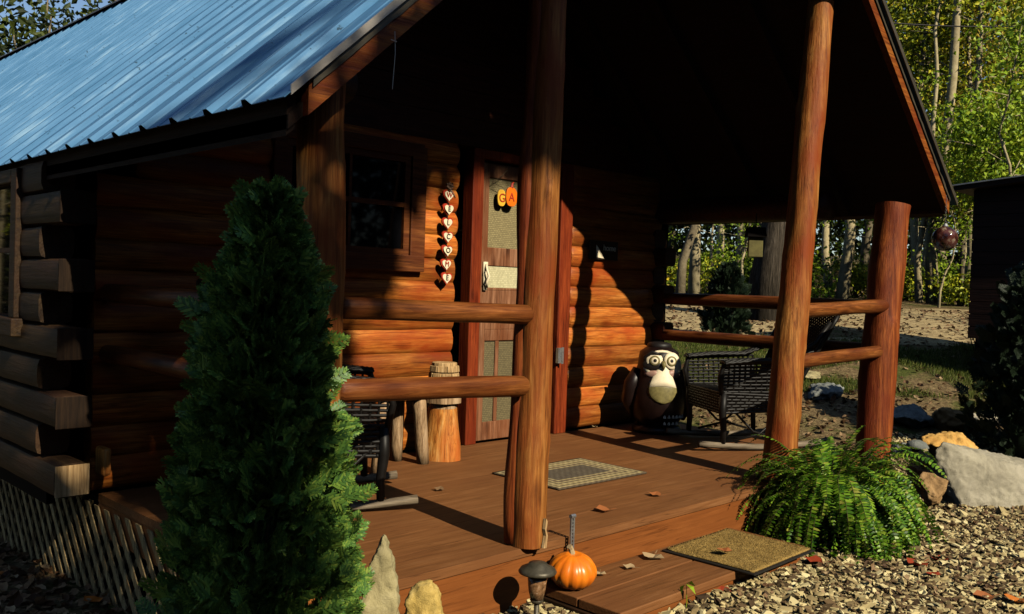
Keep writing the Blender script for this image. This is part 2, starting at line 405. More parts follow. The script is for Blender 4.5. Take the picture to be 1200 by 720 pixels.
# door wall: courses of logs with window and door openings
CP = .158; Z0 = .02
def logrun(mb, p, q, r, seed, n=12, dome=.35, wob=.05, sq=0):
    p = Vector(p); q = Vector(q); L = (q - p).length; k = max(2, int(L / .09))
    pts = [p.lerp(q, i / k) for i in range(k + 1)]
    rad = [r * (1 + .05 * mnoise.noise(Vector((seed * 3.7, i * .35, 0)))) for i in range(k + 1)]
    mb.tube(pts, rad, n, True, sq, wob, seed, dome)
fwall = MB(); gap = MB()
k = 0
while True:
    zc = Z0 + CP * (k + .5)
    if zc > 2.05: break
    xl = max(-.08, (zc - 1.6) / .92 + .05) if zc > 1.6 else -.06
    xrt = min(W + .06, 4.95 - (zc - 1.72) / .815) if zc > 1.72 else W + .06
    if k % 2 == 1 and zc < 1.7: xrt = W + .14
    y = 2.06 + .008 * math.sin(k * 2.1)
    segs = [(xl, 2.325), (3.50, xrt)]
    if 1.27 < zc < 1.95: segs = [(xl, .92), (1.98, 2.325), (3.50, xrt)]
    if zc > 2.02: segs = [(xl, xrt)]
    for a_, b_ in segs:
        if b_ - a_ > .1: logrun(fwall, (a_ + (.02 if a_ > 0 else 0), y, zc), (b_ - .02, y, zc), .0885, k * 3.1 + a_, 14, .3 if a_ > 0 else .02)
    k += 1
fwall.v = [(x, 1.972 + (y - 1.972) * .5 if y < 2.06 else y - .044, z) for x, y, z in fwall.v]
front_wall = fwall.build('front_wall', M['log'], cabin, 'auto')
boards([((-.17, 2.08, -.02), (.9, 2.14, 1.72)), ((.9, 2.12, -.02), (2.40, 2.16, 1.2)), ((.9, 2.3, 1.2), (2.0, 2.34, 2.02)), ((3.47, 2.10, -.02), (W, 2.14, 1.75)), ((2.0, 2.10, 1.2), (2.41, 2.14, 2.1))], M['black'], cabin)
gb = MB()
gb.prism([(.1, 1.6), (4.75, 1.7), (4.4, 2.1), (XR, ZR - .03), (.35, 2.0)], .03, Matrix.Translation((0, 2.17, 0)))
for i in range(10):
    z_ = 2.07 + i * .19; xa = max(.2, (z_ + .19 - 1.62) / .919 - .25); xb = min(4.8, 5.04 - (z_ + .19 - 1.74) / .815)
    if xb - xa > .2: gb.box((xa, 1.99 + .004 * (i % 2), z_), (xb, 2.17, z_ + .186))
gb.build('gable_wall', M['log_dark'], cabin)  # gable boards given a dark colour to deepen the shade above

# side wall (left): squared-round logs running back, window opening
SX = -.245
def side_wall(name, sx, mat, win):
    fr_ = 1.70 if win else 1.86
    mb = MB()
    k = 0
    while True:
        zc = Z0 + .045 + CP * (k + .5)
        if zc > 1.66: break
        y0 = fr_ if k % 2 == 0 else 1.97
        segs = [(y0, LEN)]
        if win and .93 < zc < 1.58: segs = [(y0, 2.36), (3.36, LEN)]
        for a_, b_ in segs: logrun(mb, (sx, a_, zc), (sx, b_, zc), .078, k * 1.7 + a_ + sx, 20, 0, .02, 5)
        k += 1
    return mb.build(name, mat, cabin, 'auto')
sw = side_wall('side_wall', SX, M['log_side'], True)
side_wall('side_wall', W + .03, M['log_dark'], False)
DE = wood('shaded_log_end', (.008,.004,.002), (.018,.009,.004), (.03,.016,.007), 'Z', .8, .2)  # end faces coloured near black to stand in for shade
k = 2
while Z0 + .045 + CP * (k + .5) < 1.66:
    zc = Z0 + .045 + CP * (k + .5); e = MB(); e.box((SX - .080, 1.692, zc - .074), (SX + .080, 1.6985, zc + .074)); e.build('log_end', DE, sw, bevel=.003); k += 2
e = MB(); e.box((SX - .075, 1.694, .072), (SX + .075, 1.699, .215)); e.build('log_end', M['pale_wood'], sw)
e = MB(); e.box((SX + .19, 1.84, .11), (SX + .235, 1.95, .25)); eo = e.build('log_end', M['stump'], sw, bevel=.015)
boards([((SX - .02, 1.98, -.02), (SX + .02, 2.32, 1.62)), ((SX - .02, 2.32, -.02), (SX + .02, LEN, .9)), ((SX - .02, 3.40, .9), (SX + .02, LEN, 1.62)), ((W + .14, 2, -.3), (W + .18, LEN, 1.7)), ((SX, LEN - .05, -.3), (W + .16, LEN, 1.7))], M['black'], cabin)

# side window
wn = MB()
for a_, b_ in (((SX-.10,2.27,.87),(SX-.03,2.36,1.62)), ((SX-.10,3.36,.87),(SX-.03,3.45,1.62)), ((SX-.10,2.36,1.55),(SX-.03,3.36,1.62)), ((SX-.125,2.22,.78),(SX-.03,3.5,.87))): wn.box(a_, b_)
win2 = wn.build('window', M['log_side'], cabin, bevel=.006)
g = MB(); g.box((SX-.05,2.36,.87),(SX-.04,3.36,1.55)); g.build('pane', M['glass'], win2)
g = MB(); g.box((SX-.065,2.84,.87),(SX-.051,2.87,1.55)); g.box((SX-.064,2.36,1.2),(SX-.052,3.36,1.225)); g.build('sash', M['window_wood'], win2)

# front window
wn = MB()
wn.box((.90,1.955,1.25),(.99,2.02,2.0)); wn.box((1.90,1.955,1.26),(2.02,2.02,2.0)); wn.box((.92,1.957,1.93),(2.0,2.02,2.02))
wn.box((.86,1.93,1.185),(2.0,2.0,1.29))
win = wn.build('window', M['window_wood'], cabin, bevel=.006)
g = MB(); g.box((.99,2.0,1.29),(1.90,2.01,1.93)); g.build('pane', M['glass'], win)
g = MB()
for a_, b_ in (((.99,1.975,1.29),(1.03,1.999,1.93)), ((1.855,1.975,1.29),(1.90,1.999,1.93)), ((1.03,1.976,1.29),(1.855,1.998,1.33)), ((1.03,1.976,1.60),(1.855,1.998,1.63)), ((1.03,1.976,1.89),(1.855,1.998,1.93)), ((1.43,1.98,1.33),(1.45,1.997,1.89))): g.box(a_, b_)
g.build('sash', M['window_wood'], win)

# door, frame, screens
dm = MB()
dm.box((2.545,2.005,.01),(2.63,2.045,1.98)); dm.box((3.225,2.005,.01),(3.31,2.045,1.98))
for z0, z1 in ((.01,.14),(.72,.80),(1.255,1.385),(1.88,1.98)): dm.box((2.63,2.006,z0),(3.225,2.044,z1))
dm.box((2.63,2.008,.80),(3.225,2.042,1.08)); dm.box((2.74,2.009,.14),(2.775,2.04,.72)); dm.box((2.63,2.009,1.08),(3.225,2.04,1.10))
door = dm.build('door', M['door'], cabin, bevel=.004)
g = MB(); g.box((2.63,2.02,1.385),(3.225,2.03,1.88)); g.build('screen', M['screen'], door)
g = MB(); g.box((2.63,2.015,1.10),(3.225,2.03,1.255)); g.build('panel', M['panel'], door)
g = MB(); g.box((2.63,2.02,.14),(2.74,2.03,.72)); g.box((2.775,2.02,.14),(3.225,2.03,.72)); g.build('screen', M['screen_dim'], door)
g = MB(); g.tube([(2.60,1.985,1.26),(2.585,1.955,1.22),(2.60,1.95,1.18),(2.585,1.955,1.14),(2.60,1.97,1.10)], .009, 8); g.box((2.585,1.985,1.08),(2.62,2.004,1.28)); g.build('handle', M['cream'], door, True)
fr = MB(); fr.box((2.43,1.955,.0),(2.53,2.06,2.0)); fr.box((3.325,1.945,.0),(3.46,2.06,2.0)); fr.box((2.43,1.95,2.0),(3.46,2.06,2.06))
dfr = fr.build('door_frame', M['red_trim'], cabin, bevel=.006)
g = MB(); g.box((3.30,1.905,.545),(3.345,1.929,.66)); g.tube([(3.345,1.905,.54),(3.345,1.905,.665)], .012, 8); g.build('hinge', M['steel'], dfr)
g = MB(); g.box((2.5,2.06,0),(3.4,2.09,2.05)); g.build('door_backing', M['black'], cabin)

# porch deck
dk = MB(); yb = -.03; kk = 0
while yb < 1.95:
    dk.box((-.02, yb, -.04), (W + .05, min(yb + .2386, 1.98), 0 + .0003 * ((kk * 7) % 3))); yb += .239; kk += 1
deck = dk.build('porch_deck', M['deck'], cabin, bevel=.0007)
rs = MB(); rs.box((-.02,-.022,-.46),(W + .05,.0,-.042)); rs.box((-.018,.0,-.2),(.01,1.98,-.042)); rs.build('deck_riser', M['riser'], deck)
u = MB(); u.box((.05,.05,-.6),(W,1.95,-.06)); u.build('deck_frame', M['black'], deck)

# porch posts
def post(pts, rad, mat, seed):
    mb = MB(); P_ = []; Rr = []
    pts = [Vector(p) for p in pts]
    for i in range(len(pts) - 1):
        for j in range(24):
            t = j / 24; P_.append(pts[i].lerp(pts[i+1], t) + Vector((.006*mnoise.noise(Vector((seed, i + t*2, 1))), .006*mnoise.noise(Vector((seed, i + t*2, 9))), 0)))
            Rr.append((rad[i] * (1 - t) + rad[i+1] * t) * (1 + .05 * mnoise.noise(Vector((seed * 2.2, (i + t) * 3, 5)))))
    P_.append(pts[-1]); Rr.append(rad[-1])
    rk = random.Random(seed); kn = [(rk.uniform(-2.9, 2.9), rk.uniform(.1, 2.6), rk.uniform(.018, .035)) for _ in range(16)]
    def dent(a, p):
        q = 1.0
        for (ka, kz, kr) in kn:
            da = (a - ka + math.pi) % (2 * math.pi) - math.pi; d2 = ((da * .085) ** 2 + (p.z - kz) ** 2) / kr ** 2
            if d2 < 6: q += .085 * math.exp(-d2) - .06 * math.exp(-d2 * 7)
        c_ = (a - 2.2 - .25 * math.sin(p.z * 2 + seed) + math.pi) % (2 * math.pi) - math.pi
        return q - .09 * math.exp(-(c_ / .07) ** 2)
    mb.tube(P_, Rr, 56, True, 0, .10, seed, 0, dent)
    return mb.build('porch_post', mat, cabin, 'auto')
post([(-.04,0,-.5),(-.035,0,1.0),(-.04,0,1.85)], [.086,.083,.08], M['post'], 1.3)
pc = post([(1.048,0,0.001),(1.055,0,.9),(1.075,0,1.7),(1.098,0,2.95)], [.080,.072,.068,.064], M['post'], 4.9)
post([(3.20,.01,0.001),(3.33,.01,1.2),(3.52,.01,3.0)], [.098,.092,.078], M['post'], 8.2)
post([(4.46,0,-.45),(4.56,0,.9),(4.665,0,1.775)], [.122,.118,.118], M['post_red'], 12.4)
g = MB(); o_ = Vector((-.043, .040, 0))
g.tube([(Vector((1.045,0,.01)).lerp(Vector((1.095,0,2.9)), i / 30) + o_ * (1 + .12 * math.sin(i * .5))) for i in range(31)], [.044 + .004 * math.sin(i * .9) for i in range(31)], 24, True, 0, .12, 3)
g.build('trim_pole', M['post_red'], cabin, True)
g = MB()   # pale split at the foot of the post
g.prism([(0,0),(.018,-.002),(.026,.05),(.014,.075),(.022,.11),(.010,.125),(.004,.08),(.012,.05)], .014, Matrix.Translation((1.045,-.098,.004)) @ Matrix.Rotation(R(8), 4, 'Z'))
g.build('splinter', M['pale_wood'], pc)

# rails
def rail(p, q, r, mat, seed):
    mb = MB(); logrun(mb, p, q, r, seed, 16, .55, .10); return mb.build('porch_rail', mat, cabin, True)
rail((.05,-.02,1.012),(.965,-.02,.992), .041, M['rail'], 2); rail((.05,-.02,.722),(.955,-.02,.690), .044, M['rail'], 5)
rail((3.34,0,1.018),(4.50,-.03,1.062), .046, M['rail'], 7); rail((3.30,0,.708),(4.43,-.03,.742), .044, M['rail'], 9)
rail((4.60,.08,1.05),(4.60,1.86,1.055), .052, M['rail_y'], 11); rail((4.58,.08,.745),(4.60,1.86,.748), .05, M['rail_y'], 13)
rail((0,.07,.715),(0,1.95,.705), .046, M['rail_y'], 17); rail((0,.07,1.01),(0,1.95,1.01), .046, M['rail_y'], 19)

# eave beams and a tie beam
def beam(p, q, r, mat):
    mb = MB(); logrun(mb, p, q, r, p[0] * 3.3, 14, 0, .06); return mb.build('eave_beam', mat, cabin, True)
beam((4.66,.46,1.79),(4.66,2.0,1.80), .105, M['log_dark']); beam((0.0,-.02,1.80),(0.0,2.0,1.78), .09, M['log_dark'])
beam((XR,-.1,3.72),(XR,2.1,3.72), .09, M['log_dark'])

# roof: deck boards, ribbed metal, rake boards, flashing
ZB = .02
def slope_slab(mb, xa, za, xb, zb, y0, y1, th, rise=0):
    v = []
    for (x, z, t) in ((xa, za, 0), (xb, zb, 1)):
        for yy in (y0, y1):
            zz = z + rise * t * (yy - y0); v += [(x, yy, zz), (x, yy, zz + th)]
    mb.add(v, [(0,2,6,4),(1,5,7,3),(0,4,5,1),(2,3,7,6),(0,1,3,2),(4,6,7,5)])
RISE = .014
rb_ = MB()
slope_slab(rb_, -.30, rl(-.30) + .0, XR, ZR + .0, YF + .03, LEN + .3, .045, RISE)
slope_slab(rb_, 5.02, rrr(5.02) + .0, XR, ZR + .0, YF + .03, LEN + .3, .045, RISE)
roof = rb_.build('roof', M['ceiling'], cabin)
# ribbed sheet: profile along Y, swept from eave to ridge
def ribs(y0, y1):
    pts = []; y = y0; pitch = .262
    while y < y1:
        pts += [(y, 0), (y + .085, 0), (y + .089, .0035), (y + .097, .0035), (y + .101, 0), (y + .196, 0), (y + .211, .021), (y + .235, .021), (y + .252, 0)]
        y += pitch
    return [p for p in pts if p[0] < y1]
pr = ribs(YF - .03, LEN + .35); npf = len(pr)
for side in (0, 1):
    V = []; Fq = []; ns = 8
    for i in range(ns + 1):
        t = i / ns
        if side == 0: x = -.35 + (XR + .35) * t; z0_ = 1.645 + (ZR + .135 - 1.645) * t; nrm = Vector((-.677, 0, .736))
        else: x = 5.12 + (XR - 5.12) * t; z0_ = rrr(5.12) + .135 + (ZR + .135 - rrr(5.12) - .135) * t; nrm = Vector((.632, 0, .775))
        for (y, h) in pr:
            sag = .0025 * math.sin(y * 1.3 + i)
            V.append((x + nrm.x * h, y, z0_ + nrm.z * h + RISE * t * (y - YF) + sag))
    for i in range(ns):
        for j in range(npf - 1):
            a_ = i * npf + j; q = (a_, a_ + npf, a_ + npf + 1, a_ + 1)
            Fq.append(q if side else q[::-1])
    o = np_mesh('metal_sheet', np.array(V), np.array(Fq), M['metal_roof'], roof)
    sol = o.modifiers.new('thick', 'SOLIDIFY'); sol.thickness = .003; sol.offset = -1
# ridge cap
rc = MB()
for y0 in np.arange(YF - .03, LEN + .3, 1.2):
    y1 = min(y0 + 1.23, LEN + .35); z_ = ZR + .185 + RISE * (y0 - YF)
    v = []
    for yy in (y0, y1):
        for dx, dz in ((-.16, -.135), (-.15, -.112), (0, .0), (.15, -.102), (.16, -.125)): v.append((XR + dx, yy, z_ + dz + RISE * (yy - y0)))
    rc.add(v, [(i, i + 1, i + 6, i + 5) for i in range(4)])
rc.build('ridge_cap', M['flash_dark'], roof)
# rake boards
def rake(mb, x0, z0, x1, z1, lo, hi, y0, y1):
    v = []
    for (x, z) in ((x0, z0), (x1, z1)):
        for yy in (y0, y1): v += [(x, yy, z + lo), (x, yy, z + hi)]
    mb.add(v, [(0,4,5,1),(2,3,7,6),(0,1,3,2),(4,6,7,5),(1,5,7,3),(0,2,6,4)])
for s_ in (0, 1):
    mb = MB()
    if s_ == 0: rake(mb, -.25, rl(-.25), XR - .002, rl(XR - .002), 0, .112, YF, YF + .04)
    else: rake(mb, 5.04, rrr(5.04), XR + .002, rrr(XR + .002), 0, .112, YF, YF + .04)
    mb.build('rake_board', M['fascia'], roof)
    mb = MB()
    if s_ == 0:
        rake(mb, -.33, rl(-.33), XR, rl(XR), .118, .150, YF - .034, YF - .028)
    else: rake(mb, 5.11, rrr(5.11), XR, rrr(XR), .115, .155, YF - .034, YF - .028)
    mb.build('drip_edge', M['flash'] if s_ == 0 else M['flash_dark'], roof)
    # crumpled strip of flashing under the drip edge
    V = []; Fq = []; n_ = 70
    for i in range(n_ + 1):
        t = i / n_; x = (-.24 + (XR + .24) * t) if s_ == 0 else (5.03 + (XR - 5.03) * t); z = rl(x) if s_ == 0 else rrr(x)
        cr_ = .010 * mnoise.noise(Vector((i * .9, s_ * 5, 0))) * max(.15, 1 - t * 2.2)
        V += [(x, YF - .006 + cr_ - .004, z + .108 + cr_ * .6), (x, YF - .010 - cr_ * .5, z + .078 + .012 * mnoise.noise(Vector((i * .6, 3, s_))) * max(.1, 1 - t * 2.2)), (x, YF - .014, z + .055)]
    for i in range(n_): a_ = i * 3; Fq += [(a_, a_ + 3, a_ + 4, a_ + 1)]
    np_mesh('flashing', np.array(V), np.array(Fq), M['flash_dark'], roof, True)
# eave boards along both long edges
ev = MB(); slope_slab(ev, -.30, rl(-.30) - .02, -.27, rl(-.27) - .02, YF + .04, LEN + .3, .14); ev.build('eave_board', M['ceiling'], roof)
ev = MB(); slope_slab(ev, 5.04, rrr(5.04) - .02, 5.01, rrr(5.01) - .02, YF + .04, LEN + .3, .14); ev.build('eave_board', M['log_dark'], roof)
# rafters under the porch roof
for y in (.45, 1.1, 1.75):
    for s_ in (0, 1):
        mb = MB()
        if s_ == 0: rake(mb, -.2, rl(-.2), XR, rl(XR), -.07, .05, y, y + .06)
        else: rake(mb, 4.95, rrr(4.95), XR, rrr(XR), -.07, .05, y, y + .06)
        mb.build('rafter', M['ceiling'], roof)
g = MB(); g.tube([(.055,YF-.02,1.93),(.058,YF-.022,1.86),(.052,YF-.02,1.74)], .0014, 5); g.tube([(.04,YF-.02,1.90),(.058,YF-.03,1.895)], .002, 5)
g.build('hanging_wire', M['flash'], roof)

# lattice skirt along the left side
lt = MB()
for lay, sgn in ((0, -1), (1, 1)):
    y = -.6
    xw = -.03 + .022 * lay
    while y < 9.2:
        # slats lean 1:1.6, clipped between ground and the bottom log
        zt = -.05 if y < 1.6 else -.06; zb_ = G(-.2, y) - .02
        H = zt - zb_; dy = H * .92 * sgn
        if -.1 < y and -.1 < y + dy: lt.add([(xw, y, zt), (xw, y + .052, zt), (xw, y + .052 + dy, zb_), (xw, y + dy, zb_), (xw + .007, y, zt), (xw + .007, y + .052, zt), (xw + .007, y + .052 + dy, zb_), (xw + .007, y + dy, zb_)],
               [(0,1,2,3),(7,6,5,4),(0,4,5,1),(1,5,6,2),(2,6,7,3),(3,7,4,0)])
        y += .128
lt.build('lattice_skirt', M['lattice'], cabin)
bk = MB(); bk.box((.03,.05,-.9),(.045,LEN,-.05)); bk.build('skirt_backing', M['black'], cabin)

# ------------------------------------------------------------------ step in front of the deck
step = empty('wooden_step', (0, 0, 0)); tag(step, 'low brown two-board wooden step below the porch edge', 'step')
s1 = MB(); s1.box((1.10,-.245,-.22),(2.62,-.026,-.18)); s1.build('tread', M['deck'], step, bevel=.004)
s1 = MB(); s1.box((1.10,-.475,-.22),(2.62,-.252,-.181)); s1.build('tread', M['deck'], step, bevel=.004)
s1 = MB(); s1.box((1.14,-.462,-.42),(2.6,-.44,-.222)); s1.build('front_board', M['riser'], step)
s1 = MB(); s1.box((1.085,-.46,-.42),(1.125,-.03,-.224)); s1.build('end_board', M['log_side'], step)

# timber edging of the little gravel bed
t = MB(); t.box((.70,-.46,-.42),(1.08,-.40,-.235)); tag(t.build('timber_edging', M['log_side'], None, bevel=.006), 'short dark timber edging beside the low wooden step', 'edging')

# ------------------------------------------------------------------ mats
def rug_mat():
    m, nt, b = new_mat('woven_rug')
    tc = N(nt, 'ShaderNodeTexCoord'); s = N(nt, 'ShaderNodeSeparateXYZ'); nt.links.new(tc.outputs['Object'], s.inputs[0])
    def mth(op, a, b_=None):
        q = N(nt, 'ShaderNodeMath', operation=op)
        for i, vv in enumerate((a, b_)):
            if vv is None: continue
            if hasattr(vv, 'is_linked'): nt.links.new(vv, q.inputs[i])
            else: q.inputs[i].default_value = vv
        return q.outputs[0]
    dx = mth('SUBTRACT', .39, mth('ABSOLUTE', s.outputs['X'])); dy = mth('SUBTRACT', .27, mth('ABSOLUTE', s.outputs['Y']))
    d = mth('MINIMUM', dx, dy)      # distance from the rug's edge
    r = N(nt, 'ShaderNodeValToRGB'); r.color_ramp.interpolation = 'CONSTANT'
    A = (.46,.36,.17); B_ = (.10,.07,.04); e = r.color_ramp.elements
    st = [(0, B_), (.05, A), (.13, B_), (.17, A), (.30, B_), (.34, A), (.42, (.15,.10,.06)), (.50, A), (.56, (.11,.085,.055))]
    while len(e) < len(st): e.new(.5)
    for q, (p, c) in zip(e, st): q.position = p; q.color = (*c, 1)
    nt.links.new(mth('MULTIPLY', d, 3.7), r.inputs['Fac'])
    ch = N(nt, 'ShaderNodeTexChecker'); ch.inputs['Scale'].default_value = 42; ch.inputs['Color1'].default_value = (1,1,1,1); ch.inputs['Color2'].default_value = (.6,.56,.5,1)
    nt.links.new(tc.outputs['Object'], ch.inputs['Vector'])
    ns = noise(nt, tc.outputs['Object'], 30, 5, .7)
    nz = ramp(nt, ns, [(.3, (.6,.6,.6)), (.7, (1.15,1.15,1.1))]).outputs[0]
    nt.links.new(mixc(nt, 1, mixc(nt, .75, r.outputs[0], ch.outputs['Color'], 'MULTIPLY'), nz, 'MULTIPLY'), b.inputs['Base Color'])
    b.inputs['Roughness'].default_value = .9; bump(nt, b, ns, .5, .006)
    return m
def flatmat(name, loc, w_, d_, th, mat, rz, ripple=.003):
    V = []; n1, n2 = 26, 20
    for j in range(n2 + 1):
        for i in range(n1 + 1):
            x = (i / n1 - .5) * w_; y = (j / n2 - .5) * d_
            V.append((x, y, th + ripple * mnoise.noise(Vector((x * 5, y * 5, th * 99)))))
    mb = MB(); idx = lambda i, j: j * (n1 + 1) + i
    f = [(idx(i, j), idx(i+1, j), idx(i+1, j+1), idx(i, j+1)) for j in range(n2) for i in range(n1)]
    mb.add(V, f)
    o = mb.build(name, mat, None, True); o.location = loc; o.rotation_euler = (0, 0, rz)
    sd = o.modifiers.new('thick', 'SOLIDIFY'); sd.thickness = th; sd.offset = -1
    return o
rug = flatmat('porch_rug', (2.31,.875,.004), .78, .54, .009, rug_mat(), R(-.5)); tag(rug, 'worn beige rug with striped border on the porch deck', 'rug')
coir = stony('coir', (.20,.115,.03), (.42,.27,.08), (.56,.39,.14), 55, .95, 1.0)
mat = empty('doormat', (2.245,-.315,-.178), R(1.5)); tag(mat, 'tan coir doormat with black edge on the low step', 'doormat')
mb = MB(); mb.box((-.305,-.255,0),(.305,.255,.009)); mb.build('rubber_edge', plain('black_rubber', (.014,.012,.010), .6), mat, bevel=.004)
V, F_ = [], []
c1 = flatmat('coir_pile', (0, 0, .007), .575, .475, .010, coir, 0, .004); c1.parent = mat
# bristles
n = 9000; px = rng.uniform(-.287, .287, n); py = rng.uniform(-.237, .237, n)
tv = [(-.0014,0,0),(.0014,0,0),(0,0,1)]
V, F_ = scatter(tv, np.array([(0,1,2)]), np.stack([px, py, np.full(n, .014)], 1), frames(rng.normal(size=(n,3)) * [1,1,0.01] + [0,0,.001], np.array([0,0,1.])) , np.stack([np.ones(n), np.ones(n), rng.uniform(.006,.013,n)], 1))
np_mesh('bristles', V, F_, coir, mat)

# ------------------------------------------------------------------ lettering helper
def text_mesh(ch, size, depth=.002):
    cu_ = bpy.data.curves.new('letter', 'FONT'); cu_.body = ch; cu_.size = size; cu_.extrude = depth; cu_.align_x = 'CENTER'; cu_.align_y = 'CENTER'
    o = bpy.data.objects.new('letter_tmp', cu_); col.objects.link(o)
    dg = bpy.context.evaluated_depsgraph_get(); me = bpy.data.meshes.new_from_object(o.evaluated_get(dg)); me.name = 'letter'
    bpy.data.objects.remove(o); return me
def letter(ch, size, loc, mat, parent, depth=.002):
    me = text_mesh(ch, size, depth); me.materials.clear(); me.materials.append(mat)
    o = bpy.data.objects.new('letter', me); col.objects.link(o); o.parent = parent; o.location = loc; o.rotation_euler = (R(90), 0, 0); return o

# ------------------------------------------------------------------ welcome hearts
def heart_poly(s):
    out = []
    for i in range(40):
        t = 2 * math.pi * i / 40
        out.append((s * 16 * math.sin(t) ** 3 / 34, s * (13 * math.cos(t) - 5 * math.cos(2*t) - 2 * math.cos(3*t) - math.cos(4*t)) / 34))
    return out
ws = empty('welcome_sign', (2.175,1.93,1.70)); tag(ws, 'string of seven red and white hearts spelling WELCOME beside the door', 'sign')
for i, ch in enumerate('WELCOME'):
    z = -.0915 * i
    mb = MB(); mb.prism(heart_poly(.10), .012, Matrix.Translation((.004 * math.sin(i * 2.2), -.016 + .004 * math.sin(i * 1.9), z + .004)) @ Matrix.Rotation(R(4 * math.sin(i * 2.3)), 4, 'Y'))
    h = mb.build('heart', M['heart_red'], ws, bevel=.002)
    mb = MB(); mb.prism(heart_poly(.078), .006, Matrix.Translation((.004 * math.sin(i * 2.2), -.023, z + .002))); mb.build('heart_face', M['cream'], h)
    letter(ch, .048, (.004 * math.sin(i * 2.2), -.026, z + .003), M['ink'] if i not in (0, 5) else M['heart_red'], h)
mb = MB(); mb.tube([(0,-.012,.05),(0,-.008,-.55)], .003, 6); mb.build('cord', M['ink'], ws)
mb = MB()
for k_ in range(7):
    a_ = k_ * 2 * math.pi / 7; mb.tube([(0,-.02,.055),(.03*math.cos(a_),-.03,.065+.022*math.sin(a_)),(.012*math.cos(a_+.6),-.035,.06+.012*math.sin(a_+.6))], [.004,.008,.003], 6)
mb.tube([(0,-.02,.05),(.03,-.022,.02),(.055,-.02,-.01)], [.006,.009,.004], 6)
mb.build('bow', plain('ribbon', (.20,.12,.08), .5), ws, True)

# ------------------------------------------------------------------ gourd door hanger
dh = empty('door_hanger', (2.77,1.975,1.75)); tag(dh, 'orange pumpkin and yellow gourd hanger on the screen door', 'decoration')
def blob(w_, h_, n=36, lob=.05, k_=3):
    return [(w_ * math.cos(t) * (1 + lob * math.cos(k_ * t)), h_ * math.sin(t) * (1 - lob * math.cos(4 * t))) for t in [2 * math.pi * i / n for i in range(n)]]
mb = MB(); mb.prism(blob(.042,.062), .012, Matrix.Translation((-.05,-.006,-.01))); gq = mb.build('gourd', M['gourd'], dh, bevel=.003); letter('G', .085, (-.05,-.0085,-.012), M['heart_red'], gq)
mb = MB(); mb.prism(blob(.058,.072), .012, Matrix.Translation((.035,-.020,.004))); gp = mb.build('pumpkin', M['pump_paint'], dh, bevel=.003); letter('A', .085, (.032,-.0225,.0), M['heart_red'], gp)
mb = MB(); mb.tube([(.035,-.014,.07),(.04,-.014,.10),(.055,-.012,.11)], [.012,.008,.006], 7); mb.build('stem', M['heart_red'], dh)
mb = MB(); mb.tube([(-.15,-.005,.09),(-.05,-.005,.15),(.06,-.004,.26)], .003, 5); mb.tube([(-.15,-.005,.09),(-.03,-.005,.06)], .002, 5); mb.build('cord', M['twig'], dh)

# ------------------------------------------------------------------ small wall sign
sg = empty('wall_sign', (3.86,1.955,1.425)); tag(sg, 'small dark plaque with pale script on the logs beside the door', 'sign')
mb = MB(); mb.box((-.19,-.012,-.075),(.16,.0,.075)); mb.build('board', plain('dark_plaque', (.015,.008,.005), .6), sg, bevel=.003)
mb = MB(); mb.prism([(-.115,-.058),(-.02,-.065),(-.075,.0),(-.118,.04)], .004, Matrix.Translation((0,-.017,0))); mb.build('lit_corner', M['cream'], sg)  # cream patch stands in for the sunlit corner of the sign
letter('home', .07, (.05,-.014,.02), M['cream'], sg)

# ------------------------------------------------------------------ rocking chairs
def weave(mb, Pf, nu, nv, r, ou=.006, diag=False, seg=None):
    """strands along both directions of a patch Pf(u,v)->Vector; over-under offset along normal"""
    def nrm(u, v):
        e_ = .01; a_ = Pf(min(u + e_, 1), v) - Pf(max(u - e_, 0), v); b_ = Pf(u, min(v + e_, 1)) - Pf(u, max(v - e_, 0)); q = a_.cross(b_)
        return q.normalized() if q.length > 1e-9 else Vector((0, 0, 1))
    if diag:
        for s_ in (-1, 1):
            for i in range(-nv, nu + nv):
                pts = []; m_ = nv
                for j in range(m_ + 1):
                    u = (i + s_ * j + (0 if s_ > 0 else nv)) / nu - (0 if s_ > 0 else 0)
                    u = (i + (j if s_ > 0 else nv - j)) / nu
                    if 0 <= u <= 1: v_ = j / m_; pts.append(Pf(u, v_) + nrm(u, v_) * (s_ * .002))
                if len(pts) > 1: mb.tube(pts, r, 4, False)
        return
    for i in range(nu + 1):
        u = i / nu; mb.tube([Pf(u, j / nv) + nrm(u, j / nv) * (ou * .5 * (1 if (i + j) % 2 else -1)) for j in range(nv + 1)], r, 4, False)
    for j in range(nv + 1):
        v_ = j / nv; mb.tube([Pf(i / nu, v_) + nrm(i / nu, v_) * (ou * .5 * (-1 if (i + j) % 2 else 1)) for i in range(nu + 1)], r * 1.35, 4, False)
def bil(a, b_, c, d):
    a, b_, c, d = map(Vector, (a, b_, c, d))
    return lambda u, v: (a * (1 - u) + b_ * u) * (1 - v) + (d * (1 - u) + c * u) * v
